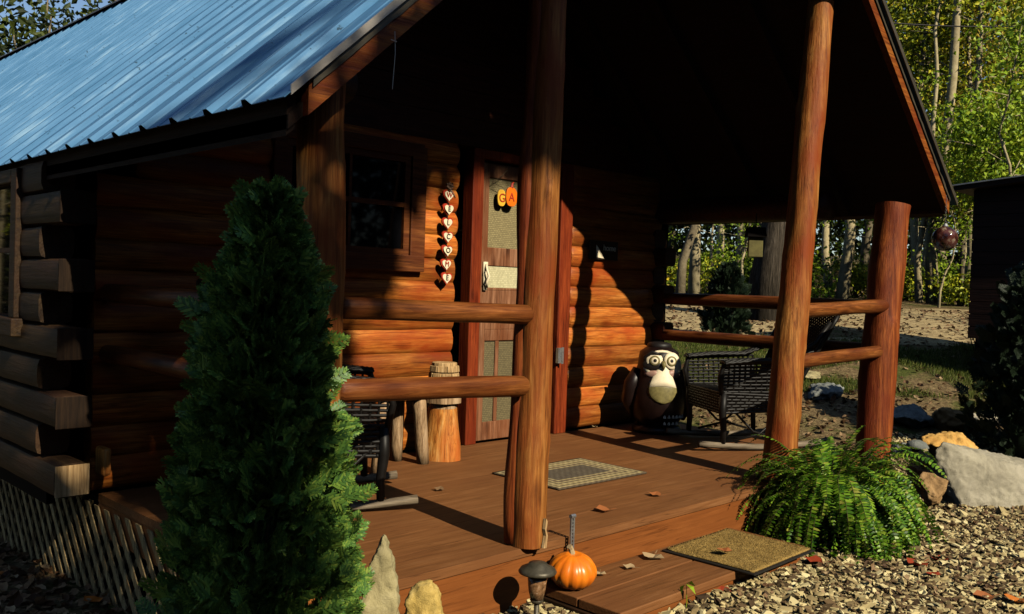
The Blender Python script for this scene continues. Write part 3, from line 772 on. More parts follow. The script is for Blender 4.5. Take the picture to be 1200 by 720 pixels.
def rocker(label, loc, rz):
    t = empty('rocking_chair', loc, rz); tag(t, label, 'chair', 'wicker rocking chairs on the porch')
    hw = .29
    mb = MB(); weave(mb, bil((.30,-hw,.41),(.30,hw,.41),(-.25,hw,.38),(-.25,-hw,.38)), 22, 24, .0085); mb.box((-.24,-hw+.01,.365),(.29,hw-.01,.392)); mb.build('seat', M['wicker'], t, True)
    # back: flared, leaning, rounded top
    def back(u, v):
        x = -.25 - .30 * v - .03 * math.sin(u * math.pi); y = (u - .5) * (.56 + .14 * v); z = .40 + v * (.58 + .10 * math.sin(u * math.pi)); return Vector((x, y, z))
    mb = MB(); weave(mb, back, 22, 18, .0075, diag=True); weave(mb, lambda u, v: back(u, v * .22), 20, 5, .0055)
    mb.tube([back(i / 14, 1) for i in range(15)], .017, 8); mb.tube([back(0, i / 8) for i in range(9)], .017, 8); mb.tube([back(1, i / 8) for i in range(9)], .017, 8)
    mb.build('backrest', M['wicker'], t, True)
    for s_ in (-1, 1):
        y = s_ * hw
        mb = MB()
        arm = [Vector((.30,y,.40)), Vector((.325,y*1.04,.52)), Vector((.30,y*1.06,.61)), Vector((.22,y*1.08,.635)), Vector((.0,y*1.08,.635)), Vector((-.20,y*1.05,.655)), Vector((-.40,y*1.1,.78)), Vector((-.50,y*1.15,.93))]
        mb.tube(arm, .018, 8)
        def armtop(u, v, s_=s_): p = [Vector((.31,0,.625)), Vector((.1,0,.645)), Vector((-.15,0,.65)), Vector((-.36,0,.72))]; q = u * 3; i = min(int(q), 2); c_ = p[i].lerp(p[i+1], q - i); return c_ + Vector((0, s_ * (hw * 1.08) + (v - .5) * .085, .010 * math.sin(v * math.pi)))
        weave(mb, armtop, 24, 6, .0085)
        weave(mb, bil((.30,y,.42),(-.26,y,.42),(-.24,y*1.06,.64),(.30,y*1.05,.61)), 13, 8, .0075)
        mb.build('armrest', M['wicker'], t, True)
        mb = MB(); mb.tube([(.285,y,.41),(.29,y,.28),(.275,y,.15),(.28,y,.055)], [.026,.028,.022,.02], 9); mb.build('leg', M['wicker'], t, True)
        mb = MB(); mb.tube([(-.24,y,.41),(-.25,y,.25),(-.26,y,.055)], [.022,.02,.018], 9); mb.tube([(-.24,y,.33),(.0,y,.12),(.2,y,.075)], .009, 6); mb.tube([(.25,y,.33),(.05,y,.14),(-.2,y,.075)], .009, 6); mb.build('leg', M['wicker'], t, True)
        mb = MB(); P_ = []
        for i in range(15):
            x = -.56 + 1.02 * i / 14; P_.append((x, y, .030 + .10 * (x + .02) ** 2 * 1.6 * (1.0 if x < 0 else .7)))
        mb.tube(P_, .021, 8, True, 4); mb.build('rocker', M['runner'], t, True)
        mb = MB(); weave(mb, bil((.29,y,.41),(-.24,y,.39),(-.24,y,.29),(.29,y,.27)), 16, 6, .009); mb.build('skirt', M['wicker'], t, True)
    mb = MB(); weave(mb, bil((.295,-hw,.41),(.295,hw,.41),(.295,hw,.27),(.295,-hw,.27)), 18, 7, .009); mb.build('skirt', M['wicker'], t, True)
    return t
rocker('black wicker rocking chair beside the owl statue', (4.18,.86,.0), math.atan2(.53,-.85))
rocker('black wicker rocking chair tucked behind the low rails, next to the evergreen', (.763,1.216,.0), math.atan2(-.46,.88))

# ------------------------------------------------------------------ stool, carved stump
st = empty('rustic_stool', (1.62,1.66,0)); tag(st, 'rustic log stool with splayed pale pole legs beside the carved stump', 'stool')
mb = MB(); mb.tube([(-.17,.0,.50),(.13,.02,.50)], [.15,.15], 18, True); 
mb = MB(); mb.box((-.22,-.13,.425),(.17,.13,.465)); mb.build('seat', M['leg_wood'], st, bevel=.012)
for (a_, b_) in (((.10,-.06,.43),(.175,-.02,0)), ((-.16,-.07,.43),(-.23,-.10,0)), ((.06,.09,.43),(.10,.15,0)), ((-.15,.09,.43),(-.19,.15,0))):
    mb = MB(); logrun(mb, a_, b_, .040, a_[0] * 9, 12, 0, .1); mb.build('leg', M['leg_wood'], st, True)
cs = empty('carved_stump', (2.0,1.70,0)); tag(cs, 'orange carved log stump with pale shingled top by the door', 'carving')
mb = MB()
mb.lathe([(.128,0),(.120,.1),(.106,.20),(.096,.29),(.092,.325)], 26, None, lambda a, z: 1 + .05 * math.sin(3 * a + z * 4) + .03 * math.sin(9 * a + z * 14) * (1 if math.cos(a + .9) > 0 else .15)); mb.build('trunk', M['stump'], cs, 'auto')
mb = MB(); mb.lathe([(.085,.325),(.082,.36)], 20); mb.lathe([(.112,.36),(.112,.40),(.104,.42)], 26, None, lambda a, z: 1 + .04 * math.sin(5 * a)); mb.build('ledge', M['leg_wood'], cs)
mb = MB()
for j in range(4):
    zz = .42 + j * .045
    n_ = 9
    for i in range(n_):
        a_ = 2 * math.pi * (i + .5 * (j % 2)) / n_; rr_ = .098 - .004 * j
        Mx = Matrix.Rotation(a_, 4, 'Z') @ Matrix.Translation((rr_, 0, zz)) @ Matrix.Rotation(R(-6), 4, 'Y')
        mb.box((-.012,-.030,0),(.008,.030,.040), Mx)
mb.lathe([(.09,.42),(.08,.615)], 18); mb.build('shingles', M['pale_wood'], cs, bevel=.004)

# ------------------------------------------------------------------ owl statue
ow = empty('owl_statue', (4.13,1.58,0), math.atan2(-.72,-.69)); tag(ow, 'large dark owl statue with white face standing on the porch', 'statue')
DK = plain('dark_brown_glaze', (.009,.0035,.003), .4, spec=.3, var=.4); PK = plain('pinkish_glaze', (.36,.21,.16), .45, var=.35, scale=26)
OL = plain('olive_glaze', (.17,.14,.05), .5, var=.35, scale=30)
mb = MB(); mb.lathe([(.19,.0),(.20,.03),(.18,.06)], 28); mb.build('base', DK, ow, True)
mb = MB(); mb.lathe([(.15,.05),(.205,.13),(.228,.24),(.222,.36),(.19,.47),(.168,.53),(.165,.58),(.155,.635),(.10,.675),(.02,.685)], 32, None, lambda a, z: 1 + .02 * math.cos(2 * a)); mb.build('body', DK, ow, True)
for s_ in (-1, 1):
    mb = MB(); mb.tube([(.04,s_*.17,.50),(.05,s_*.215,.38),(.03,s_*.235,.25),(.0,s_*.20,.10)], [.04,.065,.06,.02], 12); mb.build('wing', DK, ow, True)
def disc(mb, c, r1, r2, d, tilt=0, n=24, yaw_=0):
    Mx = Matrix.Translation(c) @ Matrix.Rotation(yaw_, 4, 'Z') @ Matrix.Rotation(tilt, 4, 'Y') @ Matrix.Rotation(R(90), 4, 'Y')
    mb.lathe([(1, -d), (1, d*.3), (.8, d*.8), (.3, d)], n, Mx @ Matrix.Diagonal((r1, r2, 1, 1)))
mb = MB(); disc(mb, (.140,0,.535), .122, .150, .036, R(-8)); fc = mb.build('face', M['cream'], ow, True)
for s_ in (-1, 1):
    mb = MB(); disc(mb, (.160,s_*.088,.475), .035, .06, .022, R(-6), 20, s_*.5); mb.build('cheek', PK, ow, True)
mb = MB(); disc(mb, (.166,-.088,.545), .05, .075, .018, R(-8), 20, -.4); mb.build('eye_patch', M['ink'], ow, True)
for s_ in (-1, 1):
    mb = MB(); disc(mb, (.168,s_*.068,.575), .068, .066, .018, R(-8), 24, s_*.28); e_ = mb.build('eye_ring', M['cream'], ow, True)
    mb = MB(); disc(mb, (.186,s_*.066,.575), .040, .042, .008, R(-8), 20, s_*.28); mb.build('eye', OL, e_, True)
    mb = MB(); disc(mb, (.188,s_*.066,.575), .030, .031, .009, R(-8), 20, s_*.28); mb.build('iris', M['cream'], e_, True)
    mb = MB(); disc(mb, (.193,s_*.064,.577), .015, .015, .008, R(-8), 16, s_*.28); mb.build('pupil', M['ink'], e_, True)
mb = MB(); mb.tube([(.185,-.02,.625),(.178,-.085,.642),(.145,-.135,.60),(.135,-.142,.53)], [.008,.014,.018,.010], 8); mb.build('brow', M['ink'], ow, True)
mb = MB(); mb.tube([(.188,0,.562),(.215,0,.545),(.208,0,.505)], [.020,.02,.004], 9); mb.build('beak', OL, ow, True)
bz = [.05,.13,.24,.36,.47,.53,.58,.635]; br_ = [.15,.205,.228,.222,.19,.168,.165,.155]
def on_body(rows, off, mat, name):
    '''patch hugging the belly: rows of (z, half width)'''
    v = []; f = []; n_ = 12
    for z, hw_ in rows:
        r_ = float(np.interp(z, bz, br_))
        for i in range(n_ + 1):
            q = (i / n_ * 2 - 1); a_ = q * hw_ / r_; o_ = r_ + off * (1 - .6 * q ** 4); v.append((o_ * math.cos(a_), o_ * math.sin(a_), z - .02 * q * q * (name == 'bib')))
    for j in range(len(rows) - 1):
        for i in range(n_): a_ = j * (n_ + 1) + i; f.append((a_, a_ + n_ + 1, a_ + n_ + 2, a_ + 1))
    mb = MB(); mb.add(v, f); o = mb.build(name, mat, ow, True); sd = o.modifiers.new('thick', 'SOLIDIFY'); sd.thickness = .02; sd.offset = -1
on_body([(.548,.03),(.52,.052),(.47,.082),(.42,.105),(.385,.12)], .022, M['cream'], 'bib')
on_body([(.40,.10),(.37,.118),(.33,.118),(.295,.10),(.265,.065),(.25,.02)], .017, OL, 'belly')
mb = MB()
for j, nn in ((0, 6), (1, 4)):
    for i in range(nn):
        yy = .02 + .036 * i; a_ = yy / .225; zz = .135 - j * .05
        mb.lathe([(.013,0),(.010,.012),(.003,.024)], 6, Matrix.Translation((.222*math.cos(a_),.222*math.sin(a_),zz)))
mb.build('claws', M['white'], ow)['kind'] = 'stuff'
mb = MB(); mb.lathe([(.098,.655),(.096,.69),(.088,.705),(.05,.712)], 24); mb.build('crest', M['ink'], ow, True)

# ------------------------------------------------------------------ pumpkin, stake, path light
pk = empty('pumpkin', (1.185,-.135,-.18)); tag(pk, 'round orange pumpkin sitting on the low wooden step', 'pumpkin')
mb = MB(); pf = [(math.sin(t) * .103 + .002, .077 - math.cos(t) * .077 * (1 - .10 * math.sin(t) ** 8)) for t in [math.pi * i / 18 for i in range(19)]]
pf[-1] = (.012, .145); pf[-2] = (.03, .153)
mb.lathe(pf, 72, None, lambda a, z: 1 - .075 * abs(math.cos(a * 6.5)) ** 10 + .012 * math.sin(a * 3))
m, nt, b = new_mat('pumpkin_skin'); v = coords(nt, (1,1,.4)); g_ = noise(nt, v, 10, 6, .6)
nt.links.new(ramp(nt, g_, [(.3, (.60,.12,.006)), (.55, (.78,.20,.010)), (.8, (.85,.32,.03))]).outputs[0], b.inputs['Base Color']); b.inputs['Roughness'].default_value = .32; bump(nt, b, noise(nt, v, 40, 4), .12, .004)
pkb = mb.build('body', m, pk, True); pkb.rotation_euler = (R(5), R(-6), R(20))
mb = MB(); mb.tube([(0,0,.14),(-.004,.004,.165),(-.014,.006,.178)], [.016,.011,.013], 7); mb.build('stem', M['leaf_tan'], pk)
sk = empty('metal_stake', (1.262,-.062,-.18)); tag(sk, 'ribbed grey metal stake standing behind the pumpkin', 'stake')
mb = MB(); mb.box((-.010,-.004,0),(-.003,.004,.285)); mb.box((.004,-.005,0),(.013,.004,.285)); mb.build('rod', M['steel'], sk)
mb = MB()
for i in range(16): mb.box((-.004,-.003,.03 + i * .016),(.005,.003,.037 + i * .016))
mb.tube([(-.012,0,.28),(.016,0,.28)], .010, 8); mb.build('spring', M['steel'], sk)
pl = empty('path_light', (.885,-.215,-.26)); tag(pl, 'small bronze solar path light in front of the deck edge', 'lamp')
mb = MB(); mb.lathe([(.075,.222),(.078,.228),(.070,.240),(.040,.254),(.036,.262),(.0,.266)], 28); mb.build('cap', M['pl_cap'], pl, True)
mb = MB(); mb.lathe([(.058,.221),(.06,.226)], 24); mb.build('rim', M['ink'], pl)
mb = MB(); mb.lathe([(.026,.115),(.034,.15),(.042,.222)], 20)
gm, nt, b = new_mat('dirty_lamp_glass'); g_ = noise(nt, coords(nt, (1,1,1)), 60, 4, .6)
nt.links.new(ramp(nt, g_, [(.35,(.07,.035,.015)),(.6,(.25,.13,.06)),(.75,(.5,.4,.3))]).outputs[0], b.inputs['Base Color']); b.inputs['Roughness'].default_value = .15
mb.build('lens', gm, pl, True)
mb = MB(); mb.lathe([(.020,.10),(.028,.112),(.020,.12)], 16); mb.tube([(0,0,.11),(0,0,-.18)], .0105, 10); mb.build('stake', M['pl_cap'], pl, True)

# sprout on the step
sp = empty('green_sprout', (1.52,-.495,-.30)); tag(sp, 'tiny green seedling growing at the step front', 'plant')
mb = MB(); mb.tube([(0,0,-.06),(.004,-.004,.08),(.0,-.002,.155)], [.002,.0018,.0012], 5); mb.build('stem', M['lv_lm'], sp)
V = [(0,0,.15),(.03,-.008,.165),(.058,-.01,.135),(.03,.014,.15)]; V2 = [(0,0,.15),(-.028,-.01,.16),(-.05,-.012,.125),(-.026,.014,.145)]; V3 = [(0,0,.155),(.012,-.03,.15),(.008,-.045,.12),(-.012,-.028,.148)]
mb = MB()
for q in (V, V2, V3): mb.add(q, [(0,1,2,3)])
mb.build('leaf', M['lv_lm'], sp)

# ------------------------------------------------------------------ rocks
def rock(name, label, pts_or_size, loc, mat, seed, rot=(0,0,0), cat='rock', rough_=.16, cuts=16, group=None, sub=3):
    """a stone: icosphere scaled, flattened by random planes, roughened"""
    import bmesh
    bm = bmesh.new(); bmesh.ops.create_icosphere(bm, subdivisions=sub + 1, radius=1)
    rg = random.Random(seed)
    planes = []
    for i in range(cuts):
        n_ = Vector((rg.uniform(-1,1), rg.uniform(-1,1), rg.uniform(-.6,1))).normalized(); planes.append((n_, rg.uniform(.5,.8)))
    S = Vector(pts_or_size)
    for v in bm.verts:
        p = v.co.copy()
        for n_, d in planes:
            e_ = p.dot(n_) - d
            if e_ > 0: p -= n_ * e_ * .96
        q = p * 1.9 + Vector((seed * 7.1, 0, 0))
        p += p.normalized() * rough_ * (mnoise.noise(q) * .5 + mnoise.noise(q * 2.7) * .28 + mnoise.noise(q * 7) * .16 + mnoise.noise(q * 17) * .07)
        v.co = Vector((p.x * S.x, p.y * S.y, p.z * S.z))
    me = bpy.data.meshes.new(name); bm.to_mesh(me); bm.free(); me.materials.append(mat)
    o = link(name, me, None, True); o.location = loc; o.rotation_euler = rot; roughen(o, max(S) * .05, max(S) * .11)
    return tag(o, label, cat, group)
CL = {}
def roughen(o, vox, amp):
    r_ = o.modifiers.new('remesh', 'REMESH'); r_.mode = 'VOXEL'; r_.voxel_size = vox; r_.use_smooth_shade = True
    for nm, sz, a_ in (('chips', .075, amp * 1.7), ('grit', .022, amp * .6)):
        if nm not in CL: CL[nm] = bpy.data.textures.new(nm, 'CLOUDS'); CL[nm].noise_scale = sz; CL[nm].noise_depth = 3; CL[nm].noise_basis = 'VORONOI_F2_F1' if nm == 'chips' else 'ORIGINAL_PERLIN'
        d_ = o.modifiers.new(nm, 'DISPLACE'); d_.texture = CL[nm]; d_.strength = a_; d_.mid_level = .4; d_.texture_coords = 'GLOBAL'
def slab_rock(name, label, poly, th, loc, mat, seed, rot, cat='rock', group=None):
    """outline (x,z) given real thickness, edges chipped, faces roughened"""
    import bmesh
    bm = bmesh.new()
    n_ = 44; L = len(poly); per = []
    for i in range(L):
        a_ = Vector((*poly[i], 0)); b_ = Vector((*poly[(i+1) % L], 0)); k_ = max(2, int((b_ - a_).length / .03))
        per += [a_.lerp(b_, j / k_) for j in range(k_)]
    c = sum(per, Vector()) / len(per)
    rings = []
    for (s_, y) in ((0.001, -.5), (.35, -.5), (.7, -.49), (.93, -.42), (1, -.2), (1.0, .2), (.93, .42), (.7, .49), (.35, .5), (0.001, .5)):
        ring = []
        for p in per:
            q = c + (p - c) * s_; w_ = Vector((q.x, y * th, q.y)); nn = mnoise.noise(w_ * 9 + Vector((seed, 0, 0))) * .016 + mnoise.noise(w_ * 24 + Vector((seed, 3, 0))) * .007 + mnoise.noise(w_ * 3.5 + Vector((seed, 8, 0))) * .03
            w_ += Vector(((p - c).x * nn * 1.2, (-1 if y < 0 else 1) * nn * th * 6, (p - c).y * nn * 1.2)); ring.append(bm.verts.new(w_))
        rings.append(ring)
    m_ = len(per)
    for a_, b_ in zip(rings[:-1], rings[1:]):
        for i in range(m_): bm.faces.new((a_[i], a_[(i+1) % m_], b_[(i+1) % m_], b_[i]))
    bmesh.ops.recalc_face_normals(bm, faces=bm.faces)
    me = bpy.data.meshes.new(name); bm.to_mesh(me); bm.free(); me.materials.append(mat)
    o = link(name, me, None, True); o.location = loc; o.rotation_euler = rot; roughen(o, .009, .018)
    return tag(o, label, cat, group)
p = at(447, 700, 3.02)
slab_rock('standing_stone', 'tall pointed tan stone leaning at the deck corner', [(-.075,-.30),(-.070,.0),(-.055,.08),(-.012,.205),(.006,.21),(.040,.13),(.062,.03),(.066,-.30)], .09, p, M['rock_tan'], 3, (R(-6), 0, R(-42)), 'stone')
p = at(497, 735, 3.12)
slab_rock('round_stone', 'rounded ochre stone at the deck front beside the pointed stone', [(-.075,-.25),(-.075,.05),(-.06,.125),(-.025,.155),(.02,.155),(.05,.12),(.068,.06),(.082,-.25)], .10, p, M['rock_yellow'], 7, (R(-8), 0, R(-44)), 'stone')
FACE = R(-45)
def hull_rock(name, label, pts, loc, mat, rz, vox=.011, amp=.014):
    import bmesh
    bm = bmesh.new()
    for q in pts: bm.verts.new(q)
    bmesh.ops.convex_hull(bm, input=bm.verts); 
    for v in [v for v in bm.verts if not v.link_faces]: bm.verts.remove(v)
    bmesh.ops.recalc_face_normals(bm, faces=bm.faces)
    me = bpy.data.meshes.new(name); bm.to_mesh(me); bm.free(); me.materials.append(mat)
    o = link(name, me); o.location = loc; o.rotation_euler = (0, 0, rz); roughen(o, vox, amp); return tag(o, label, 'rock')
p = at(1112, 590, 6.05)
hull_rock('slab_stone', 'big pale grey slab of stone standing on the gravel', [(-.05,.02,.41),(-.10,.03,.34),(-.085,.06,.18),(.13,-.10,-.16),(.06,.22,-.22),(.15,-.03,.24),(.0,.10,.40),(.30,.28,.31),(.85,.06,.16),(.85,.34,.23),(.80,-.10,-.18),(.78,.30,-.2),(.42,-.07,.15),(.20,-.12,-.2)], p, M['rock_grey'], FACE + R(4))
p = at(1114, 523, 6.42); rock('orange_stone', 'orange stone with dark underside lying on top of the slab', (.24,.16,.15), p, M['rock_orange'], 21, (R(10), R(24), FACE), rough_=.2)
p = at(1093, 556, 6.25); rock('brown_block', 'dark brown block of stone beneath the orange stone', (.17,.16,.14), p, M['rock_brown'], 5, (0, 0, FACE), cuts=9)
p = at(1093, 573, 5.95); rock('brown_block', 'rough tan brown block of stone beside the fern', (.13,.12,.13), p, M['rock_brown'], 9, (.2, .1, .4), cuts=9)
p = at(1057, 526, 6.6); rock('small_stone', 'small greenish round stone behind the fern', (.10,.09,.07), p, M['rock_blue'], 31, (0,0,.3))
p = at(1085, 537, 6.2); rock('small_stone', 'small tan stone under the mushroom-shaped garden light', (.09,.08,.07), p, M['rock_tan'], 32, (0,0,.9))
RG = 'stones edging the back yard bed'
for (px_, py_, D_, s_, mt, sd, lb) in ((1070,487,8.1,(.32,.25,.13),'rock_blue',41,'flat bluish stone in the row behind the corner post'), (1118,490,8.0,(.30,.26,.17),'rock_brown',42,'dark blocky stone right of the bluish flat stone'), (1152,489,8.3,(.26,.2,.08),'rock_grey',43,'low pale flat stone at the evergreen end of the row'),
        (968,470,8.9,(.34,.24,.12),'rock_blue',44,'bluish stone seen between the two right porch posts'), (945,452,9.6,(.30,.2,.07),'rock_tan',45,'flat tan stone half hidden by the wicker chair'), (1020,478,8.6,(.16,.14,.09),'rock_blue',47,'small bluish stone partly behind the corner post'), (880,486,8.5,(.18,.15,.11),'rock_grey',46,'grey stone seen under the wicker chair')):
    p = at(px_, py_, D_); p.z = G(p.x, p.y) + s_[2] * .45
    rock('edging_stone', lb, s_, p, M[mt], sd, (0, 0, sd), group=RG, rough_=.2)
# mushroom garden light behind fern
p = at(1074, 536, 6.35); gl = empty('garden_light', (p.x, p.y, p.z - .06)); tag(gl, 'small mushroom-capped garden light among the stones behind the fern', 'lamp')
mb = MB(); mb.lathe([(.075,.125),(.08,.132),(.06,.165),(.025,.18),(.0,.182)], 22); mb.build('cap', M['rock_blue'], gl, True)
mb = MB(); mb.tube([(0,0,-.1),(0,0,.13)], [.04,.034], 12); mb.build('stem', M['pl_cap'], gl, True)

# ------------------------------------------------------------------ hanging things
p = at(1107, 280, 6.45)
gg = empty('glass_globe', p); tag(gg, 'dark mottled glass globe hanging from the right roof corner', 'ornament')
gm, nt, b = new_mat('mottled_glass'); g_ = noise(nt, coords(nt, (1,1,1)), 16, 4, .6)
nt.links.new(ramp(nt, g_, [(.35,(.02,.006,.006)),(.5,(.16,.05,.04)),(.62,(.45,.36,.25)),(.7,(.10,.03,.03))]).outputs[0], b.inputs['Base Color']); b.inputs['Roughness'].default_value = .06; b.inputs['Transmission Weight'].default_value = .45
mb = MB(); mb.lathe([(math.sin(math.pi*i/16)*.088 + .001, -math.cos(math.pi*i/16)*.088) for i in range(17)], 28); mb.build('globe', gm, gg, True)
mb = MB(); mb.lathe([(.02,.08),(.022,.09),(.012,.108)], 14)
z = .108
for i in range(int((1.735 - p.z - .1 + .10) / .02) + 1):
    mb.tube([(.006*math.cos(t)*(1 if i%2 else .3), .006*math.cos(t)*(.3 if i%2 else 1), z + .008 + .014*math.sin(t)) for t in [2*math.pi*k_/8 for k_ in range(9)]], .0016, 4, False); z += .020
mb.build('chain', M['steel'], gg)
p = at(885, 290, 6.9)
sf = empty('hanging_feeder', p, R(-45)); tag(sf, 'square yellowish suet feeder with dark roof under the eave beam', 'feeder')
mb = MB(); mb.box((-.055,-.02,-.075),(.055,.02,.075)); mb.build('panel', plain('yellow_cake', (.11,.095,.03), .8, var=.3), sf, bevel=.006)
mb = MB(); mb.prism([(-.075,.078),(.075,.078),(.06,.15),(-.06,.15)], .10, Matrix.Translation((0,-.05,0))); mb.tube([(0,0,.15),(0,0,.26)], .004, 6); mb.build('feeder_roof', M['black'], sf)

# overhead cable
a_ = at(1000, 24, 15.5); b_ = at(1290, 26, 17)
mb = MB(); mb.tube([a_.lerp(b_, i / 16) - Vector((0, 0, .10 * math.sin(math.pi * i / 16))) for i in range(17)] , .013, 6); tag(mb.build('overhead_cable', M['ink'], None, True), 'thin black overhead cable crossing in front of the trees', 'cable')

# ------------------------------------------------------------------ shed on the right
p0 = at(1132, 440, 9.9)
sh = empty('storage_shed', (p0.x, p0.y, 0), 0); tag(sh, 'dark plank shed with flat roof and lattice skirt', 'shed')
gs = G(p0.x, p0.y)
Ms = Matrix(((0, 1, 0, 0), (-1, 0, 0, 0), (0, 0, 1, 0), (0, 0, 0, 1)))
SD = wood('dark_siding', (.006,.002,.0015), (.014,.005,.003), (.022,.008,.005), 'Y', .7, .15)
zt = gs + 2.02; mb = MB()
for i in range(12):
    z = gs + .42 + i * .135
    mb.box((0,0,z),(3.4,1.45,z+.128), Ms); mb.box((.01,.01,z+.12),(3.39,1.44,z+.137), Ms)
mb.build('wall', SD, sh)
mb = MB(); mb.add([Ms @ Vector(q) for q in ((-.16,-.15,zt),(3.6,-.15,zt+.34),(3.6,1.6,zt+.34),(-.16,1.6,zt),(-.16,-.15,zt+.05),(3.6,-.15,zt+.39),(3.6,1.6,zt+.39),(-.16,1.6,zt+.05))], [(3,2,1,0),(4,5,6,7),(0,1,5,4),(1,2,6,5),(2,3,7,6),(3,0,4,7)]); ro = mb.build('roof', SD, sh)
mb = MB(); mb.add([Ms @ Vector(q) for q in ((-.17,-.17,zt+.052),(3.62,-.17,zt+.392),(3.62,1.62,zt+.392),(-.17,1.62,zt+.052),(-.17,-.17,zt+.066),(3.62,-.17,zt+.406),(3.62,1.62,zt+.406),(-.17,1.62,zt+.066))], [(3,2,1,0),(4,5,6,7),(0,1,5,4),(1,2,6,5),(2,3,7,6),(3,0,4,7)]); mb.build('roof_edge', M['flash'], ro)
mb = MB()
for s_ in (-1, 1):
    for i in range(-4, 44):
        x = i * .09; h_ = .46
        for (yy) in (-.012 if s_ > 0 else -.004,):
            xs_ = (x, x + .03, x + .03 + s_*h_, x + s_*h_)
            if min(xs_) > 0 and max(xs_) < 3.4: mb.add([Ms @ Vector(q) for q in ((xs_[0],yy,gs-.04),(xs_[1],yy,gs-.04),(xs_[2],yy,gs+.42),(xs_[3],yy,gs+.42))], [(0,1,2,3)])
        yy = -.008
        xs_ = (x, x + .03, x + .03 + s_*h_, x + s_*h_)
        if min(xs_) > 0 and max(xs_) < 1.45: mb.add([Ms @ Vector(q) for q in ((yy - .004*s_,xs_[0],gs-.04),(yy- .004*s_,xs_[1],gs-.04),(yy- .004*s_,xs_[2],gs+.42),(yy- .004*s_,xs_[3],gs+.42))], [(0,1,2,3)])
mb.build('lattice_skirt', SD, sh)
mb = MB(); mb.box((.06,.06,gs-.2),(3.2,1.38,gs+.42), Ms); mb.build('foundation', M['black'], sh)
sh.location = (0, 0, 0)
for c_ in sh.children: c_.location = (p0.x, p0.y, 0)

# ------------------------------------------------------------------ foliage: templates
LEAF_V = np.array([(0,0,0),(.32,.45,.10),(0,1,-.04),(-.32,.45,.10)]); LEAF_F = np.array([(0,1,2,3)])
def leaf_cloud(cent, per, spread, size, g, up=.5):
    n = len(cent) * per
    c = np.repeat(cent, per, 0); off = g.normal(size=(n, 3)) * spread
    pos = c + off
    d = g.normal(size=(n, 3)); d[:, 2] -= .25
    nrm = g.normal(size=(n, 3)) + np.array([0, 0, up * 2])
    return pos, frames(d, nrm), g.uniform(.6, 1.3, n) * size

# ---- arborvitae: upright flat sprays around a column
def arborvitae(name, label, loc, H, Rmax, mat, n, seed, size=.075, prof=None, core=True):
    g = np.random.default_rng(seed)
    t = empty(name, loc); tag(t, label, 'evergreen')
    # fan spray: one axis with side strips
    tv = []; tf = []
    def strip(a_, b_, w_):
        a_ = np.array(a_); b_ = np.array(b_); d = b_ - a_; s_ = np.array([d[1], -d[0], 0]); s_ = s_ / (np.linalg.norm(s_) + 1e-9) * w_
        k_ = len(tv); tv.extend([a_ - s_*.7, a_ + s_*.7, (a_+b_)/2 + s_, b_ + s_*.25 , b_ - s_*.25, (a_+b_)/2 - s_]); tf.extend([(k_, k_+1, k_+2, k_+5), (k_+5, k_+2, k_+3, k_+4)])
    strip((0,0,0),(0,1,.05),.035)
    for i in range(6):
        y = .16 + i * .13; L = .46 * (1 - i * .10)
        for s_ in (-1, 1):
            strip((0, y, .0), (s_*L*.72, y + L*.75, .04*(i%2) ), .045)
            strip((s_*L*.36, y + L*.38, .01), (s_*L*.75, y + L*.40, .05), .034); strip((s_*L*.34, y + L*.36, .01), (s_*L*.30, y + L*.85, .06), .034)
    u = g.random(n) ** .85; z = u * H
    if prof is None: prof = ([0, .08, .3, .55, .78, .9, 1], [.80, 1, .98, .84, .60, .36, .05])
    rad = np.interp(u, *prof) * Rmax
    a = g.uniform(0, 2 * np.pi, n)
    lump = 1 + .16 * np.sin(a * 3 + z * 5) + .15 * np.sin(a * 5 - z * 9 + 1) + .11 * np.sin(a * 9 + z * 17)
    tip = g.random(n) < .07
    r = rad * lump * (1 - .5 * g.random(n) ** 1.9) * np.where(tip, 1.16, 1)
    pos = np.stack([r * np.cos(a), r * np.sin(a), z], 1)
    out = np.stack([np.cos(a), np.sin(a), np.zeros(n)], 1)
    d = out * g.uniform(.3, 1.0, n)[:, None] + np.array([0, 0, 1]) * g.uniform(.25, 1.1, n)[:, None] + g.normal(size=(n, 3)) * .32
    nrm = np.cross(out, np.array([0, 0, 1.])) * g.choice([-1, 1], n)[:, None] + out * .6 + g.normal(size=(n, 3)) * .6
    V, F_ = scatter(np.array(tv), np.array(tf), pos, frames(d, nrm), g.uniform(.5, 1.3, n) * size * np.where(tip, 1.35, 1))
    np_mesh('foliage', V, F_, mat, t)
    mb = MB(); mb.tube([(0,0,-.1),(.01,0,H*.5),(0,.01,H*.92)], [.03,.022,.005], 8)
    for i in range(60):
        a_ = random.uniform(0, 6.28); zz = random.uniform(.05, .8) * H; rr_ = float(np.interp(zz / H, *prof)) * Rmax * .85
        mb.tube([(0,0,zz),(rr_*.5*math.cos(a_),rr_*.5*math.sin(a_),zz+.06),(rr_*math.cos(a_),rr_*math.sin(a_),zz+.2)], [.008,.005,.002], 5)
    mb.build('trunk', M['twig'], t)
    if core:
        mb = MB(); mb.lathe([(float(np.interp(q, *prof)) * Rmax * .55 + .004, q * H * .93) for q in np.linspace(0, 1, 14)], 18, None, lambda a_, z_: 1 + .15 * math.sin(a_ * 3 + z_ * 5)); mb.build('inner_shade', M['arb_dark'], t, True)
    return t
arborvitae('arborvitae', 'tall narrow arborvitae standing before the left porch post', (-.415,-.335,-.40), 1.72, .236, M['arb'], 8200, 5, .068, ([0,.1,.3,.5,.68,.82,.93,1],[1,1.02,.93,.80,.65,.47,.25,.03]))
p = at(1222, 430, 7.3); arborvitae('arborvitae', 'dark arborvitae cut by the right edge, in front of the shed', (p.x, p.y, G(p.x, p.y) - .05), 1.65, .42, M['arb_dark'], 2600, 6, .11)
